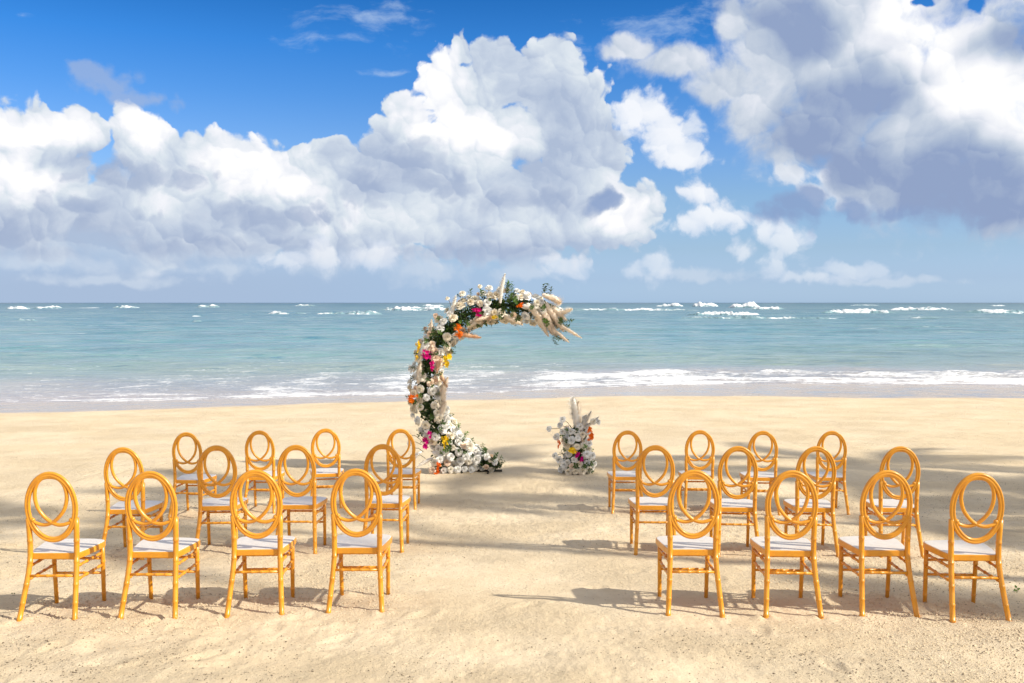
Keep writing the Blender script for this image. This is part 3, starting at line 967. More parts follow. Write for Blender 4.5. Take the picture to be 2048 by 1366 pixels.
    part('seat_pad', slab([(.0065, .3975), (.0068, .3995), (.009, .4010), (.013, .4015)]), m_pad, smooth=False, parent=seat)
    return root

root0 = build_chair()
def copy_tree(o, parent=None):
    c = o.copy()
    COL.objects.link(c)
    if parent:
        c.parent = parent
    for ch in list(o.children):
        copy_tree(ch, c)
    return c
colname = {1: 'at the left end of the left block', 2: 'second from the left in the left block', 3: 'third from the left in the left block', 4: 'at the aisle end of the left block',
           5: 'at the aisle end of the right block', 6: 'second from the aisle in the right block', 7: 'third from the aisle in the right block', 8: 'at the right end of the right block'}
rowname = {1: 'nearest row', 2: 'middle row', 3: 'row nearest the sea'}
srcs = []
for i, (x, y, a, c, r) in enumerate(PLACES):
    o = root0 if i == 0 else copy_tree(root0)
    # stands on the sand, following its slope
    sl_ = (float(beach(y + .375)) - float(beach(y - .112))) / .487
    o.location = (x, y, float(beach(y)) + .0)
    o.rotation_euler = (math.atan(sl_) * .10, 0, a)
    tag(o, 'gold chair, %s, %s' % (rowname[r], colname[c]), 'chair', 'gold chairs set in rows for the ceremony')

# ================================================================== flowers
def petal_mat(name, c1, c2, trans=0.16, rough=.55):
    m, g = material(name)
    oi = g.n('ShaderNodeObjectInfo').outputs['Random']
    tco = g.n('ShaderNodeTexCoord').outputs['Object']
    nn = g.noise(tco, 30, 3).outputs[0]
    col = g.mix(oi, c1, c2)
    col = g.mix(g.m('MULTIPLY', g.step(nn, .45, .8), .25), col, tuple(x * .82 for x in c2))
    p = g.n('ShaderNodeBsdfPrincipled', {'Base Color': col, 'Roughness': rough, 'Specular IOR Level': .25})
    t = g.n('ShaderNodeBsdfTranslucent', {'Color': col})
    mx = g.n('ShaderNodeMixShader', {0: trans})
    g.t.links.new(p.outputs[0], mx.inputs[1]); g.t.links.new(t.outputs[0], mx.inputs[2])
    g.t.links.new(mx.outputs[0], g.n('ShaderNodeOutputMaterial').inputs[0])
    return m
M_CREAM = petal_mat('cream_petals', (0.93, 0.88, 0.76), (0.92, 0.82, 0.64))
M_WHITE = petal_mat('white_petals', (0.93, 0.92, 0.88), (0.92, 0.89, 0.82))
M_PEACH = petal_mat('peach_petals', (0.93, 0.77, 0.60), (0.90, 0.70, 0.54))
M_MAG = petal_mat('magenta_petals', (0.72, 0.005, 0.20), (0.62, 0.004, 0.26), .2)
M_ORG = petal_mat('orange_petals', (0.95, 0.24, 0.01), (0.90, 0.18, 0.008), .2)
M_YEL = petal_mat('yellow_petals', (0.93, 0.68, 0.02), (0.88, 0.58, 0.02), .2)
M_PAMP = petal_mat('pampas_fluff', (1.0, 0.90, 0.75), (0.98, 0.84, 0.68), .18, .8)
M_PAMPW = petal_mat('white_pampas_fluff', (0.98, 0.95, 0.88), (0.96, 0.91, 0.83), .18, .8)
M_PAMPB = petal_mat('tan_pampas_fluff', (0.88, 0.62, 0.40), (0.84, 0.58, 0.38), .18, .8)
M_LEAF = petal_mat('dark_green_leaves', (0.045, 0.085, 0.022), (0.075, 0.13, 0.03), .25, .45)
M_LEAF2 = petal_mat('light_green_leaves', (0.10, 0.20, 0.035), (0.14, 0.24, 0.05), .3, .45)
m_stem, g = material('brown_stems')
principled(g, Base_Color=(0.16, 0.11, 0.05), Roughness=.8)
m_frame, g = material('dark_metal_hoop')
principled(g, Base_Color=(0.05, 0.045, 0.035), Roughness=.5, Metallic=.6)

def mk_mesh(name, V_, F_, mats, mi=None, smooth=True):
    me = bpy.data.meshes.new(name)
    me.from_pydata([tuple(v) for v in V_], [], F_)
    if mi:
        me.polygons.foreach_set('material_index', mi)
    me.update()
    if smooth: me.shade_smooth()
    for m in mats: me.materials.append(m)
    return me

def rose_mesh(seed, mat):
    """a garden rose of radius 1, opening towards +Z"""
    r_ = random.Random(seed)
    V_, F_ = [], []
    def petal(az, lean, size, cup, r0, z0, width):
        rows, cols = 4, 5
        b = len(V_)
        wav = r_.uniform(-.3, .3)
        for i in range(rows):
            t = i / (rows - 1)
            for j in range(cols):
                s = (j / (cols - 1) - .5) * 2
                w = width * (.35 + .65 * math.sin(min(t * 1.25 + .15, 1.35) * 1.35)) * (1 - .12 * t)
                ang = az + s * w
                # profile: rises, leaning outward with t, rim rolled back
                rr = r0 + size * (math.sin(lean) * t + .16 * t * t) - cup * (1 - s * s) * .0
                rr *= (1 - .10 * s * s * (1 - t))
                zz = z0 + size * math.cos(lean) * t - .20 * size * max(0, t - .65) * 3 * (.4 + math.sin(lean)) - .14 * size * s * s * t
                rr += .06 * math.sin(s * 3 + wav * 9) * t
                V_.append((rr * math.cos(ang), rr * math.sin(ang), zz))
        for i in range(rows - 1):
            for j in range(cols - 1):
                a = b + i * cols + j
                F_.append((a, a + 1, a + cols + 1, a + cols))
    for n, lean, size, r0, z0, width in ((5, 1.15, .82, .12, -.30, .72), (5, .72, .86, .12, -.25, .75), (4, .34, .84, .12, -.18, .85), (3, .12, .72, .11, -.08, 1.1), (3, -.02, .62, .06, 0, 1.2)):
        ph = r_.uniform(0, 6.28)
        for k in range(n):
            petal(ph + k * 6.283 / n + r_.uniform(-.15, .15), lean + r_.uniform(-.1, .1), size * r_.uniform(.9, 1.1), .1, r0, z0, width * 6.283 / n / 1.26)
    return mk_mesh('rose', V_, F_, [mat])

def star_mesh(seed, mat, n=9, spread=(1, 1, 1.6)):
    """a spray of bright lily-like blooms with pointed petals"""
    r_ = random.Random(seed)
    V_, F_ = [], []
    for k in range(n):
        c = Vector((r_.uniform(-1, 1) * spread[0], r_.uniform(-1, 1) * spread[1], r_.uniform(-1, 1) * spread[2])) * .62
        d = Vector((r_.uniform(-.8, .8), -1, r_.uniform(-.5, .7))).normalized()
        q = d.to_track_quat('Z', 'Y')
        np_ = r_.choice((5, 6))
        sz = r_.uniform(.5, .75)
        for p in range(np_):
            a = p * 6.283 / np_ + r_.uniform(-.2, .2)
            lean = r_.uniform(.7, 1.25)
            b = len(V_)
            for t, w, up in ((0, .06, 0), (.35, .20, .42), (.72, .19, .70), (1.0, .03, .72)):
                for s in (-1, 0, 1):
                    rr = t * math.sin(lean)
                    v = Vector((rr * math.cos(a) - s * w * math.sin(a), rr * math.sin(a) + s * w * math.cos(a), up * math.cos(lean) + .3 * t + .05 * s * s)) * sz
                    V_.append(tuple(c + q @ v))
            for i in range(3):
                for j in range(2):
                    e = b + i * 3 + j
                    F_.append((e, e + 1, e + 4, e + 3))
    return mk_mesh('bright_bloom', V_, F_, [mat])

def plume_mesh(seed, mat, n=560, droop=.25, fat=.16, lean_side=0.0):
    """pampas plume, 1 long, growing along +Z from its base, thousands of drooping hairs"""
    r_ = random.Random(seed)
    V_, F_, mi = [], [], []
    def axis(t):
        return Vector((droop * t * t, lean_side * t * t, t * (1 - .18 * droop * t)))
    v, f = tube([axis(i / 9) for i in range(10)], [.012 * (1 - .8 * i / 9) + .002 for i in range(10)], 5)
    V_ += v; F_ += f; mi += [1] * len(f)
    seg, rings = 9, 14                      # the dense heart of the plume
    b0 = len(V_)
    for i in range(rings):
        t = .10 + .86 * i / (rings - 1)
        p = axis(t)
        body = fat * math.sin(min(1, t * 1.02) ** .8 * math.pi * .97) ** .75 * .46 + .004
        for s in range(seg):
            a = 6.283 * s / seg
            rr = body * r_.uniform(.72, 1.2)
            V_.append(tuple(p + Vector((math.cos(a) * rr, math.sin(a) * rr, r_.uniform(-.02, .02)))))
    for i in range(rings - 1):
        for s in range(seg):
            F_.append((b0 + i * seg + s, b0 + i * seg + (s + 1) % seg, b0 + (i + 1) * seg + (s + 1) % seg, b0 + (i + 1) * seg + s)); mi.append(0)
    for k in range(n):
        t = r_.random() ** .85
        t = .12 + .88 * t
        p = axis(t)
        az = r_.uniform(0, 6.283)
        body = fat * math.sin(min(1, t * 1.02) ** .8 * math.pi * .97) ** .75 + .012
        L = body * r_.uniform(.75, 1.5)
        d = Vector((math.cos(az), math.sin(az), r_.uniform(.9, 1.9))).normalized()
        q = Vector((math.cos(az + 1.57), math.sin(az + 1.57), 0)) * .0045
        p0 = p; p1 = p + d * L * .6; p2 = p + d * L * 1.0 + Vector((math.cos(az) * L * .25, math.sin(az) * L * .25, -L * .12))
        b = len(V_)
        V_ += [tuple(p0 - q), tuple(p0 + q), tuple(p1 + q * 1.5), tuple(p1 - q * 1.5), tuple(p2)]
        F_ += [(b, b + 1, b + 2, b + 3), (b + 3, b + 2, b + 4)]
        mi += [0, 0]
    return mk_mesh('pampas_plume', V_, F_, [mat, m_stem], mi)

def sprig_mesh(seed, mat, n=16, L=1.0):
    """a leafy twig along +Z, length L"""
    r_ = random.Random(seed)
    V_, F_, mi = [], [], []
    bend = r_.uniform(-.25, .25), r_.uniform(-.25, .25)
    def axis(t):
        return Vector((bend[0] * t * t, bend[1] * t * t, t * L))
    v, f = tube([axis(i / 4) for i in range(5)], .010, 3)
    V_ += v; F_ += f; mi += [1] * len(f)
    for k in range(n):
        t = .12 + .88 * k / n
        p = axis(t); az = k * 2.4 + r_.uniform(-.4, .4)
        d = Vector((math.cos(az), math.sin(az), r_.uniform(.2, .9))).normalized()
        sdir = d.cross(Vector((0, 0, 1))).normalized()
        nrm = sdir.cross(d)
        l = r_.uniform(.20, .32); w = l * .30
        b = len(V_)
        p = p + d * .03
        V_ += [tuple(p), tuple(p + d * l * .45 + sdir * w + nrm * .02), tuple(p + d * l + nrm * -.03), tuple(p + d * l * .45 - sdir * w + nrm * .02), tuple(p + d * l * .5 - nrm * .015)]
        F_ += [(b, b + 1, b + 4), (b + 1, b + 2, b + 4), (b + 2, b + 3, b + 4), (b + 3, b, b + 4)]
        mi += [0] * 4
    return mk_mesh('leaf_sprig', V_, F_, [mat, m_stem], mi, smooth=False)

ROSES = {k: [rose_mesh(s, m) for s in range(3)] for k, m in (('c', M_CREAM), ('w', M_WHITE), ('p', M_PEACH))}
SPRIGS = [sprig_mesh(s, M_LEAF, 16 + s) for s in range(4)]
SPRIGL = [sprig_mesh(10 + s, M_LEAF2, 18) for s in range(2)]

def inst(name, me, loc, direction, size, parent, roll=None, sc3=None, label=None):
    o = bpy.data.objects.new(name, me)
    q = Vector(direction).normalized().to_track_quat('Z', 'Y')
    e = q.to_matrix().to_4x4() @ Matrix.Rotation(random.uniform(0, 6.28) if roll is None else roll, 4, 'Z')
    s = sc3 or (size, size, size)
    o.matrix_local = Matrix.Translation(Vector(loc)) @ e @ Matrix.Diagonal((s[0], s[1], s[2], 1))
    COL.objects.link(o)
    o.parent = parent
    if label: o['label'] = label
    return o

# ------------------------------------------------------------------ the crescent arch
AY = 13.85
PXM = AY / F                       # metres per pixel of the photograph at the arch
def apx(px, py, dy=0.0):
    x, y = (px - 1024) * (AY + dy) / F, AY + dy
    return Vector((x, dy, (945 - py) * (AY + dy) / F))     # local to the arch's base
gz0 = float(beach(AY))
arch = bpy.data.objects.new('flower_arch', None)
COL.objects.link(arch)
AX0 = 0.0
arch.location = (AX0, AY, gz0)
tag(arch, 'crescent arch of cream roses, pampas plumes and magenta, orange and yellow blooms', 'flower arch')
CX, CZ, RR = (1011 - 1024) * PXM, (945 - 771) * PXM, 161 * PXM
A0, A1 = math.radians(-95), math.radians(-311)          # clockwise from the foot, over the top, to the hanging tip
def arch_c(t):
    a = A0 + (A1 - A0) * t
    p = Vector((CX + RR * math.cos(a), 0, CZ + RR * math.sin(a)))
    n = Vector((math.cos(a), 0, math.sin(a)))
    return p, n
def arch_r(t):
    # radius of the flower body along the hoop
    return np.interp(t, [0, .05, .14, .25, .4, .55, .7, .85, .95, 1.0], [.07, .13, .20, .225, .20, .205, .21, .21, .15, .08])
hoop_pts = [arch_c(i / 60)[0] for i in range(61)]
v, f = tube(hoop_pts, .022, 8)
bm_w = [Vector((0, y, 0)) for y in (-.35, .35)]
hoop = mesh_obj('hoop', v, f, [m_frame], True, arch)
# base bar that holds the hoop up
p0 = Vector((CX - .62, 0, .03))
v2, f2 = merge(tube([(CX - .62, -.22, .014), (CX - .62, .22, .014)], .014, 8), tube([(CX - .25, -.22, .014), (CX - .25, .22, .014)], .014, 8), tube([(CX - .85, 0, .018), (CX - .05, 0, .018)], .016, 8),
               tube([(CX - .85, 0, .02), arch_c(.22)[0]], .012, 8))
mesh_obj('base_stand', v2, f2, [m_frame], True, arch)

PX_COL = {'m': M_MAG, 'o': M_ORG, 'y': M_YEL}
taken = []
def bright(px, py, kind, size_px, stretch=(1, 1, 1), rot=0, parent=None, dy=-.25, n=11, base=None):
    p = apx(px, py)
    p.y = dy
    me = star_mesh(int(px * 7 + py), PX_COL[kind], n)
    o = bpy.data.objects.new('bright_bloom', me)
    s = size_px * PXM / 1.12
    o.matrix_local = Matrix.Translation(p - (base or Vector((0, 0, 0)))) @ Matrix.Rotation(rot, 4, 'Y') @ Matrix.Diagonal((s * stretch[0], s * .8, s * stretch[2], 1))
    COL.objects.link(o); o.parent = parent or arch
    o['label'] = {'m': 'magenta bloom', 'o': 'orange bloom', 'y': 'yellow bloom'}[kind]
    taken.append((p, size_px * PXM * .75))
    return o
for a in ((957, 624, 'm', 11, (1, 1, .8)), (857, 709, 'm', 12, (.85, 1, .9)), (868, 729, 'm', 10, (.6, 1, .9)), (852, 882, 'm', 12, (.75, 1, 1.0)), (861, 866, 'm', 8, (.8, 1, .8)),
          (917, 655, 'o', 10, (.9, 1, .8)), (920, 668, 'o', 9, (.9, 1, .7)), (830, 795, 'o', 12, (.9, 1, .8)), (1040, 609, 'o', 9, (1, 1, .6)), (879, 930, 'o', 10, (.6, 1, 1.0)), (875, 943, 'o', 7, (.9, 1, .5)),
          (839, 692, 'y', 11, (.5, 1, .9)), (897, 718, 'y', 12, (.8, 1, 1.1)), (892, 882, 'y', 12, (.65, 1, 1.1)), (990, 633, 'y', 7, (1, 1, .6)), (836, 713, 'y', 5, (.8, 1, .8))):
    bright(*a)

# plumes: base pixel, tip pixel, width px, material kind
def plume(bx, by, tx, ty, fat, mat, parent, droop=.12, dy0=-.12, dy1=-.2, n=560, off=Vector((0, 0, 0)), seed=None):
    a = apx(bx, by); a.y = dy0
    b = apx(tx, ty); b.y = dy1
    d = b - a; L = d.length
    me = plume_mesh(seed or int(bx + by), mat, n, droop, fat * PXM / L * .5)
    q = d.normalized().to_track_quat('Z', 'Y')
    o = bpy.data.objects.new('pampas_plume', me)
    o.matrix_local = Matrix.Translation(a - off) @ q.to_matrix().to_4x4() @ Matrix.Diagonal((L, L, L, 1))
    COL.objects.link(o); o.parent = parent
    return o
for a in ((1000, 612, 1003, 547, 17, M_PAMPW), (906, 632, 909, 590, 14, M_PAMPW), (866, 668, 862, 637, 9, M_PAMP), (1098, 590, 1118, 606, 26, M_PAMP),
          (1078, 600, 1110, 674, 26, M_PAMP), (1088, 600, 1124, 662, 26, M_PAMP), (1080, 606, 1100, 668, 24, M_PAMP), (1070, 620, 1094, 672, 20, M_PAMP), (1094, 604, 1130, 640, 22, M_PAMP), (1104, 640, 1161, 675, 13, M_PAMP),
          (1108, 632, 1142, 617, 18, M_PAMP), (1050, 604, 1085, 640, 28, M_PAMP), (1040, 612, 1076, 616, 24, M_PAMPW), (1098, 650, 1136, 684, 12, M_PAMP), (1082, 588, 1110, 600, 20, M_PAMP),
          (990, 628, 950, 640, 22, M_PAMP), (1000, 626, 1044, 648, 22, M_PAMP), (960, 640, 934, 654, 16, M_PAMP),
          (905, 664, 962, 674, 18, M_PAMPB), (884, 700, 872, 744, 20, M_PAMPB), (880, 740, 893, 772, 16, M_PAMPB), (884, 800, 892, 752, 20, M_PAMP), (890, 806, 884, 765, 20, M_PAMP), (880, 840, 888, 800, 22, M_PAMP),
          (884, 870, 890, 826, 20, M_PAMPW), (838, 770, 838, 722, 20, M_PAMP), (850, 716, 862, 690, 16, M_PAMP), (870, 894, 906, 932, 26, M_PAMPW), (886, 896, 914, 930, 24, M_PAMPW), (862, 900, 900, 918, 22, M_PAMPW),
          (870, 912, 834, 930, 14, M_PAMPW), (846, 900, 826, 912, 12, M_PAMPW), (905, 900, 896, 864, 16, M_PAMPW)):
    plume(*a, arch)

# foliage hugging the hoop
def leaf_cloud(name, pts, rad, n, mats, parent, lsize=(.022, .045), seed=1):
    """many small leaves spread through the body; pts -> (centre, normal) of parameter"""
    r_ = np.random.default_rng(seed)
    V_ = np.empty((n, 4, 3)); mi = np.zeros(n)
    for i in range(n):
        c, rd = pts(r_)
        d = r_.normal(size=3); d /= np.linalg.norm(d)
        p = np.array(c) + d * rd * r_.random() ** .45
        a = r_.normal(size=3); a /= np.linalg.norm(a)
        b = np.cross(a, r_.normal(size=3)); b /= np.linalg.norm(b)
        l = r_.uniform(*lsize); w = l * .42
        V_[i, 0] = p; V_[i, 1] = p + a * l * .5 + b * w; V_[i, 2] = p + a * l; V_[i, 3] = p + a * l * .5 - b * w
        mi[i] = 1 if r_.random() < .18 else 0
    V_[..., 2] = np.maximum(V_[..., 2], .005)
    q = np.arange(n * 4).reshape(n, 4)
    o = soup(name, V_.reshape(-1, 3), q, mats, parent, mat_idx=mi)
    o['kind'] = 'stuff'
    return o
def arch_pts(r_):
    t = r_.random()
    c, nrm = arch_c(t)
    return c, float(arch_r(t)) * .74
leaf_cloud('foliage', arch_pts, .2, 11000, [M_LEAF, M_LEAF2], arch, seed=4)

rr_ = random.Random(21)
placed = []
def try_rose(t, phi, size, kinds, parent=None, mind=.64):
    c, nrm = arch_c(t)
    r = float(arch_r(t))
    out = nrm * math.cos(phi) + Vector((0, -1, 0)) * math.sin(phi)
    p = c + out * r * rr_.uniform(.90, 1.12)
    if p.z < .03: p.z = .04 + size * .3
    for q, s in placed:
        if (q - p).length < (s + size) * mind:
            return False
    for q, s in taken:
        if (q - p).length < s + size * .55 and p.y < .05:
            return False
    d = (out + Vector((rr_.uniform(-.35, .35), rr_.uniform(-.55, .1), rr_.uniform(-.2, .4)))).normalized()
    inst('rose', rr_.choice(ROSES[kinds]), p, d, size, parent or arch)
    placed.append((p, size))
    return True
cnt = 0
for k in range(26000):
    if cnt >= 258: break
    t = rr_.uniform(.01, .99)
    front = rr_.random() < .90
    phi = math.asin(rr_.uniform(-.35, 1)) if front else rr_.uniform(-1.57, 0)
    if rr_.random() < .5: phi = math.pi - phi
    low = t < .30
    kd = rr_.choices('wcp', (5, 2, .8) if low else (4, 6, 1.6))[0]
    size = rr_.uniform(.050, .078) * (.75 if t < .05 or t > .95 else 1)
    if kd == 'p': size *= .9
    # the hanging tip is mostly plumes
    if t > .80 and rr_.random() < .55: continue
    cnt += try_rose(t, phi, size, kd)
# the foot of the arch spreads over the sand to the left
def foot_pts(r_):
    return (CX - .88 + r_.uniform(-.10, .34), 0, r_.uniform(.05, .22)), .14
leaf_cloud('foliage', foot_pts, .14, 1100, [M_LEAF, M_LEAF2], arch, seed=14)
nf_ = 0
for k in range(1500):
    if nf_ > 15: break
    x_ = CX - .90 + rr_.uniform(-.14, .44); z_ = rr_.uniform(.05, .42)
    p = Vector((x_, -.16 - .10 * math.cos((x_ - CX + .72) * 3) + rr_.uniform(0, .08), z_))
    s = rr_.uniform(.048, .07)
    if any((p - q).length < (s + t_) * .9 for q, t_ in placed) or any((p - q).length < t_ + s * .5 for q, t_ in taken): continue
    placed.append((p, s)); nf_ += 1
    inst('rose', rr_.choice(ROSES[rr_.choices('wcp', (5, 2, .8))[0]]), p, (rr_.uniform(-.5, .3), -1, rr_.uniform(0, .6)), s, arch)
# single roses and buds standing off the body on stems
def stem_rose(px, py, bx, by, size, kind, parent=arch, off=Vector((0, 0, 0)), dy=-.1):
    p = apx(px, py); p.y = dy + rr_.uniform(-.08, .12)
    b = apx(bx, by); b.y = 0
    p -= off; b -= off
    mid = (p + b) / 2 + Vector((0, 0, .03))
    v, f = tube([b, mid, p], .004, 5)
    mesh_obj('stem', v, f, [m_stem], True, parent)
    inst('rose', rr_.choice(ROSES[kind]), p, (p - b) + Vector((0, -.12, .05)), size, parent)
for a in ((926, 586, 934, 606, .05, 'c'), (979, 575, 975, 595, .058, 'w'), (960, 572, 962, 592, .035, 'c'), (895, 596, 904, 618, .035, 'c'), (872, 630, 884, 640, .04, 'p'), (850, 656, 866, 668, .035, 'p'),
          (1122, 619, 1105, 625, .04, 'w'), (1082, 602, 1078, 612, .045, 'w'), (840, 680, 856, 690, .03, 'p'), (818, 868, 840, 880, .04, 'w'), (820, 884, 842, 890, .04, 'w'), (830, 912, 850, 918, .04, 'w'),
          (893, 840, 876, 850, .045, 'w'), (897, 850, 880, 856, .04, 'w'), (920, 884, 900, 900, .05, 'w'), (930, 898, 912, 908, .05, 'w'), (955, 905, 960, 925, .055, 'w'), (962, 918, 965, 930, .05, 'w'),
          (980, 922, 970, 932, .05, 'w'), (972, 910, 968, 925, .04, 'w'), (826, 898, 846, 905, .038, 'w'), (940, 915, 940, 930, .045, 'w')):
    stem_rose(*a)
# sprigs poking out of the body
for k in range(110):
    t = rr_.uniform(0.0, 1.0)
    c, nrm = arch_c(t)
    phi = rr_.uniform(0, math.pi)
    out = nrm * math.cos(phi) + Vector((0, -1, 0)) * math.sin(phi)
    p = c + out * float(arch_r(t)) * .75
    if p.z < .02: p.z = .03
    inst('leaf_sprig', rr_.choice(SPRIGS if rr_.random() < .75 else SPRIGL), p, out + Vector((rr_.uniform(-.5, .5), 0, rr_.uniform(-.3, .5))), rr_.uniform(.10, .17), arch)
for px, py, L in ((940, 600, .16), (1018, 590, .20), (1012, 592, .18), (1024, 592, .16), (1016, 596, .22), (1090, 596, .2), (1084, 590, .17), (1100, 600, .18), (948, 640, .14), (930, 650, .12)):
    p = apx(px, py); p.y = -.1
    d = (rr_.uniform(-.35, .35), -.1, 1) if py < 620 else (rr_.uniform(-.3, .3), -.1, -1)
    inst('leaf_sprig', rr_.choice(SPRIGL if 1005 < px < 1030 else SPRIGS), p, d, L, arch)
for px, py in ((1106, 668), (1114, 672), (1110, 662), (1098, 656), (1124, 640), (1120, 650), (1102, 672), (960, 932), (975, 934), (985, 934), (992, 935), (950, 928), (970, 926), (930, 920), (915, 915), (990, 930)):
    p = apx(px, py); p.y = rr_.uniform(-.15, .05)
    d = (rr_.uniform(.2, 1), rr_.uniform(-.8, .3), rr_.uniform(-.8, .1)) if py < 800 else (rr_.uniform(.2, 1), rr_.uniform(-.6, .6), rr_.uniform(.1, .8))
    inst('leaf_sprig', rr_.choice(SPRIGS), p, d, .15, arch)

# ------------------------------------------------------------------ the standing arrangement that closes the circle
base2 = apx(1155, 945)
bq = bpy.data.objects.new('flower_pillar', None)
COL.objects.link(bq)
bq.location = (base2.x, AY, gz0)
tag(bq, 'low standing arrangement of white roses with one tall pale plume, right of the arch', 'flower arrangement')
OFF = Vector((base2.x, 0, 0))
v, f = merge(tube([(0, 0, 0), (.01, 0, .62)], .02, 8), tube([(-.16, -.02, .012), (.16, .02, .012)], .014, 6), tube([(0, -.16, .012), (0, .16, .012)], .014, 6))
mesh_obj('post', v, f, [m_frame], True, bq)
def pil(r_):
    z = r_.random() ** 1.1 * .62
    return (r_.normal(0, .02), 0, z), float(np.interp(z, [0, .1, .3, .5, .62], [.24, .15, .13, .14, .10]))
leaf_cloud('foliage', pil, .2, 2600, [M_LEAF, M_LEAF2], bq, seed=8)
for a in ((1178, 858, 'o', 10, (.7, 1, .7)), (1181, 871, 'o', 10, (.8, 1, .7)), (1117, 884, 'o', 8, (.5, 1, 1.0)), (1143, 898, 'y', 10, (.9, 1, .8)), (1154, 904, 'm', 9, (.7, 1, .8)), (1162, 915, 'm', 8, (.6, 1, .9))):
    bright(*a, parent=bq, base=OFF, dy=-.2)
for a in ((1158, 856, 1141, 791, 32, M_PAMPW), (1156, 862, 1144, 806, 28, M_PAMPW), (1158, 858, 1150, 800, 22, M_PAMP), (1162, 862, 1180, 820, 13, M_PAMPW), (1166, 860, 1196, 832, 12, M_PAMPW), (1160, 870, 1168, 828, 18, M_PAMPW),
          (1140, 905, 1128, 870, 18, M_PAMPW), (1150, 915, 1142, 880, 18, M_PAMPW), (1164, 905, 1160, 868, 16, M_PAMP), (1150, 900, 1154, 938, 18, M_PAMPW), (1162, 915, 1176, 944, 16, M_PAMPW), (1155, 920, 1160, 946, 14, M_PAMPW)):
    plume(*a, bq, off=OFF, dy0=-.05, dy1=-.12)
placed2 = []
for k in range(2500):
    if len(placed2) > 62: break
    z = rr_.uniform(.03, .68)
    rad = float(np.interp(z, [0, .1, .3, .5, .68], [.26, .20, .17, .20, .14]))
    a = rr_.uniform(-math.pi, 0) if rr_.random() < .8 else rr_.uniform(0, math.pi)
    p = Vector((math.cos(a) * rad, math.sin(a) * rad, z))
    s = rr_.uniform(.048, .070)
    if any((p - q).length < (s + t_) * .82 for q, t_ in placed2): continue
    if any(((p + OFF) - q).length < t_ + s * .5 for q, t_ in taken): continue
    placed2.append((p, s))
    inst('rose', rr_.choice(ROSES[rr_.choices('wcp', (6, 2, .6))[0]]), p, Vector((math.cos(a), math.sin(a) - .3, .4)), s, bq)
for a in ((1124, 836, 1146, 860, .05, 'w'), (1120, 850, 1142, 866, .052, 'w'), (1097, 855, 1140, 865, .045, 'w'), (1112, 872, 1140, 878, .055, 'w'), (1109, 910, 1138, 912, .05, 'w'), (1118, 919, 1140, 922, .055, 'w'),
          (1196, 842, 1168, 862, .05, 'w'), (1186, 840, 1166, 862, .05, 'c'), (1190, 927, 1166, 930, .045, 'w'), (1184, 908, 1166, 918, .055, 'w'), (1170, 835, 1160, 860, .05, 'w'), (1172, 905, 1160, 915, .055, 'w'),
          (1178, 885, 1160, 890, .05, 'w'), (1128, 928, 1140, 935, .055, 'w'), (1125, 862, 1140, 872, .05, 'w')):
    stem_rose(*a, parent=bq, off=OFF)
for k in range(34):
    z = rr_.uniform(.0, .6); a = rr_.uniform(-math.pi, math.pi)
    low = rr_.random() < .45
    z = rr_.uniform(.02, .1) if low else z
    inst('leaf_sprig', rr_.choice(SPRIGS + SPRIGL), (math.cos(a) * .12, math.sin(a) * .12, z), (math.cos(a), math.sin(a), .25 if low else .7), rr_.uniform(.12, .18), bq)

# ================================================================== coconut palms beside the beach: they stand outside the photograph and their crowns shade the sand
m_trunk, g = material('palm_bark')
tco = g.n('ShaderNodeTexCoord').outputs['Object']
wv = g.n('ShaderNodeTexWave', {'Vector': tco, 'Scale': 3.0, 'Distortion': 2.0}, bands_direction='Z').outputs[1]
principled(g, Base_Color=g.mix(wv, (0.22, 0.18, 0.13), (0.34, 0.29, 0.22)), Roughness=.9, Normal=bump(g, wv, .5, .02))
m_frond, g = material('palm_leaflets')
oi = g.n('ShaderNodeObjectInfo').outputs['Random']
col = g.mix(oi, (0.05, 0.10, 0.02), (0.10, 0.15, 0.03))
principled(g, Base_Color=col, Roughness=.45)
def frond_mesh(seed):
    r_ = random.Random(seed)
    V_, F_ = [], []
    L = 3.4; drp = r_.uniform(.45, .9)
    def ax(t):
        return Vector((L * (t * .95 - .12 * t ** 3), 0, L * (.42 * t - drp * t * t)))
    v, f = tube([ax(i / 10) for i in range(11)], [.03 * (1 - .85 * i / 10) for i in range(11)], 5)
    V_ += v; F_ += f
    n = 40
    for i in range(n):
        t = .14 + .86 * i / n
        p = ax(t); tg = (ax(min(1, t + .02)) - ax(t - .02)).normalized()
        for s in (-1, 1):
            l = .78 * math.sin(min(1, .25 + t * .95) * math.pi * .86) ** .7 * r_.uniform(.85, 1.1)
            d = (tg * .75 + Vector((0, s, 0)) + Vector((0, 0, -.35 - r_.uniform(0, .3)))).normalized()
            w = tg * .030
            b = len(V_)
            V_ += [tuple(p - w), tuple(p + w), tuple(p + d * l * .55 + w), tuple(p + d * l * .55 - w), tuple(p + d * l + Vector((0, 0, -.12 * l)))]
            F_ += [(b, b + 1, b + 2, b + 3), (b + 3, b + 2, b + 4)]
    return mk_mesh('frond', V_, F_, [m_frond], smooth=False)
FR = [frond_mesh(i) for i in range(4)]
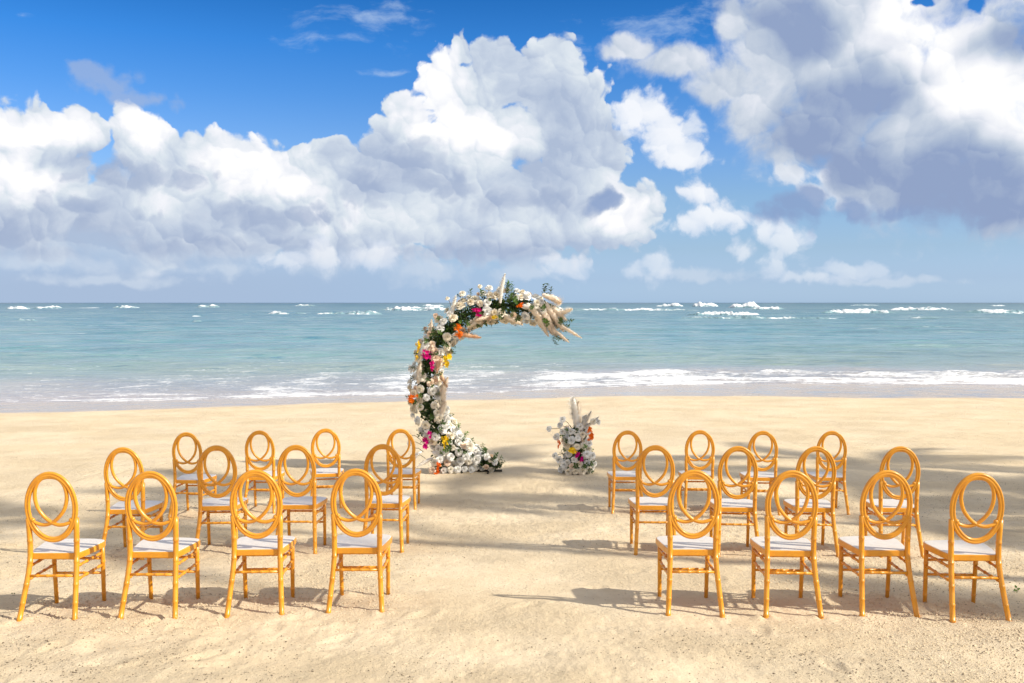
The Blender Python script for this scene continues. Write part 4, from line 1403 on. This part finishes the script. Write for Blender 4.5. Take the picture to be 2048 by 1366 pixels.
def palm(x, y, h, nf, seed, label, lean=(0, 0)):
    r_ = random.Random(seed)
    o = bpy.data.objects.new('coconut_palm', None); COL.objects.link(o)
    z0 = float(beach(y)) - .1
    o.location = (x, y, z0)
    tag(o, label, 'palm tree', 'coconut palms shading the beach')
    pts = [Vector((lean[0] * (1 - math.cos(i / 10 * 1.4)), lean[1] * (1 - math.cos(i / 10 * 1.4)), h * i / 10)) for i in range(11)]
    v, f = tube(pts, [.15 - .06 * i / 10 + (.10 if i == 0 else 0) for i in range(11)], 12)
    mesh_obj('trunk', v, f, [m_trunk], True, o)
    top = pts[-1]
    for k in range(nf):
        fo = bpy.data.objects.new('frond', FR[k % 4])
        az = k * 2.39996 + r_.uniform(-.2, .2)
        fo.matrix_local = Matrix.Translation(top) @ Matrix.Rotation(az, 4, 'Z') @ Matrix.Rotation(-r_.uniform(-.6, .75), 4, 'Y') @ Matrix.Diagonal((r_.uniform(.8, 1.05),) * 3 + (1,))
        COL.objects.link(fo); fo.parent = o
    return o
# shaded spot (x, y) on the sand and crown height -> the palm's place along the sun's direction
SH = [(1.2, 14.4, 9.5, 9, 'coconut palm whose crown shades the foot of the flower arch'),
      (6.4, 14.2, 9.5, 12, 'coconut palm whose crown shades the sand beyond the right block of chairs'),
      (7.6, 11.8, 9.0, 13, 'coconut palm whose crown shades the right edge of the beach in view'),
      (5.2, 10.4, 9.2, 12, 'coconut palm whose crown shades the right block row nearest the sea'),
      (-1.0, 11.6, 11.0, 7, 'tall thin-crowned coconut palm whose crown dapples the left block row nearest the sea'),
      (-3.4, 9.7, 11.5, 6, 'tallest coconut palm, its thin crown dappling the middle row of the left block'),
      (5.9, 4.7, 8.5, 10, 'coconut palm whose crown shades the near right corner of the sand')]
for i, (tx, ty, h, nf, lab) in enumerate(SH):
    hh = h
    k = (hh - .3) / SUN.z
    px_, py_ = tx + SUN.x * k, ty + SUN.y * k
    palm(px_, py_, hh, nf, 50 + i, lab)


# ================================================================== leaves washed up or fallen on the sand
def fallen(name, x, y, label, mats, seed, n, L):
    o = bpy.data.objects.new(name, sprig_mesh(seed, mats, n))
    o.location = (x, y, sand_z(x, y) + .012)
    o.rotation_euler = (math.pi / 2 * .93, 0, seed)
    o.scale = (L, L, L)
    COL.objects.link(o)
    tag(o, label, 'leaf')
x_, y_ = ray_ground(2034, 1171, 0.0)
fallen('green_sprig', x_, y_, 'small green leafy sprig lying on the sand by the right edge', M_LEAF2, 31, 7, .10)
x_, y_ = ray_ground(26, 1178, 0.0)
fallen('dry_leaf', x_, y_, 'tiny dark leaf lying on the sand behind the leftmost chair', M_LEAF, 32, 3, .06)
print('ROSES', sum(1 for o in arch.children if o.name.startswith('rose')), sum(1 for o in arch.children if o.name.startswith('leaf_sprig')), sum(1 for o in bpy.data.objects))
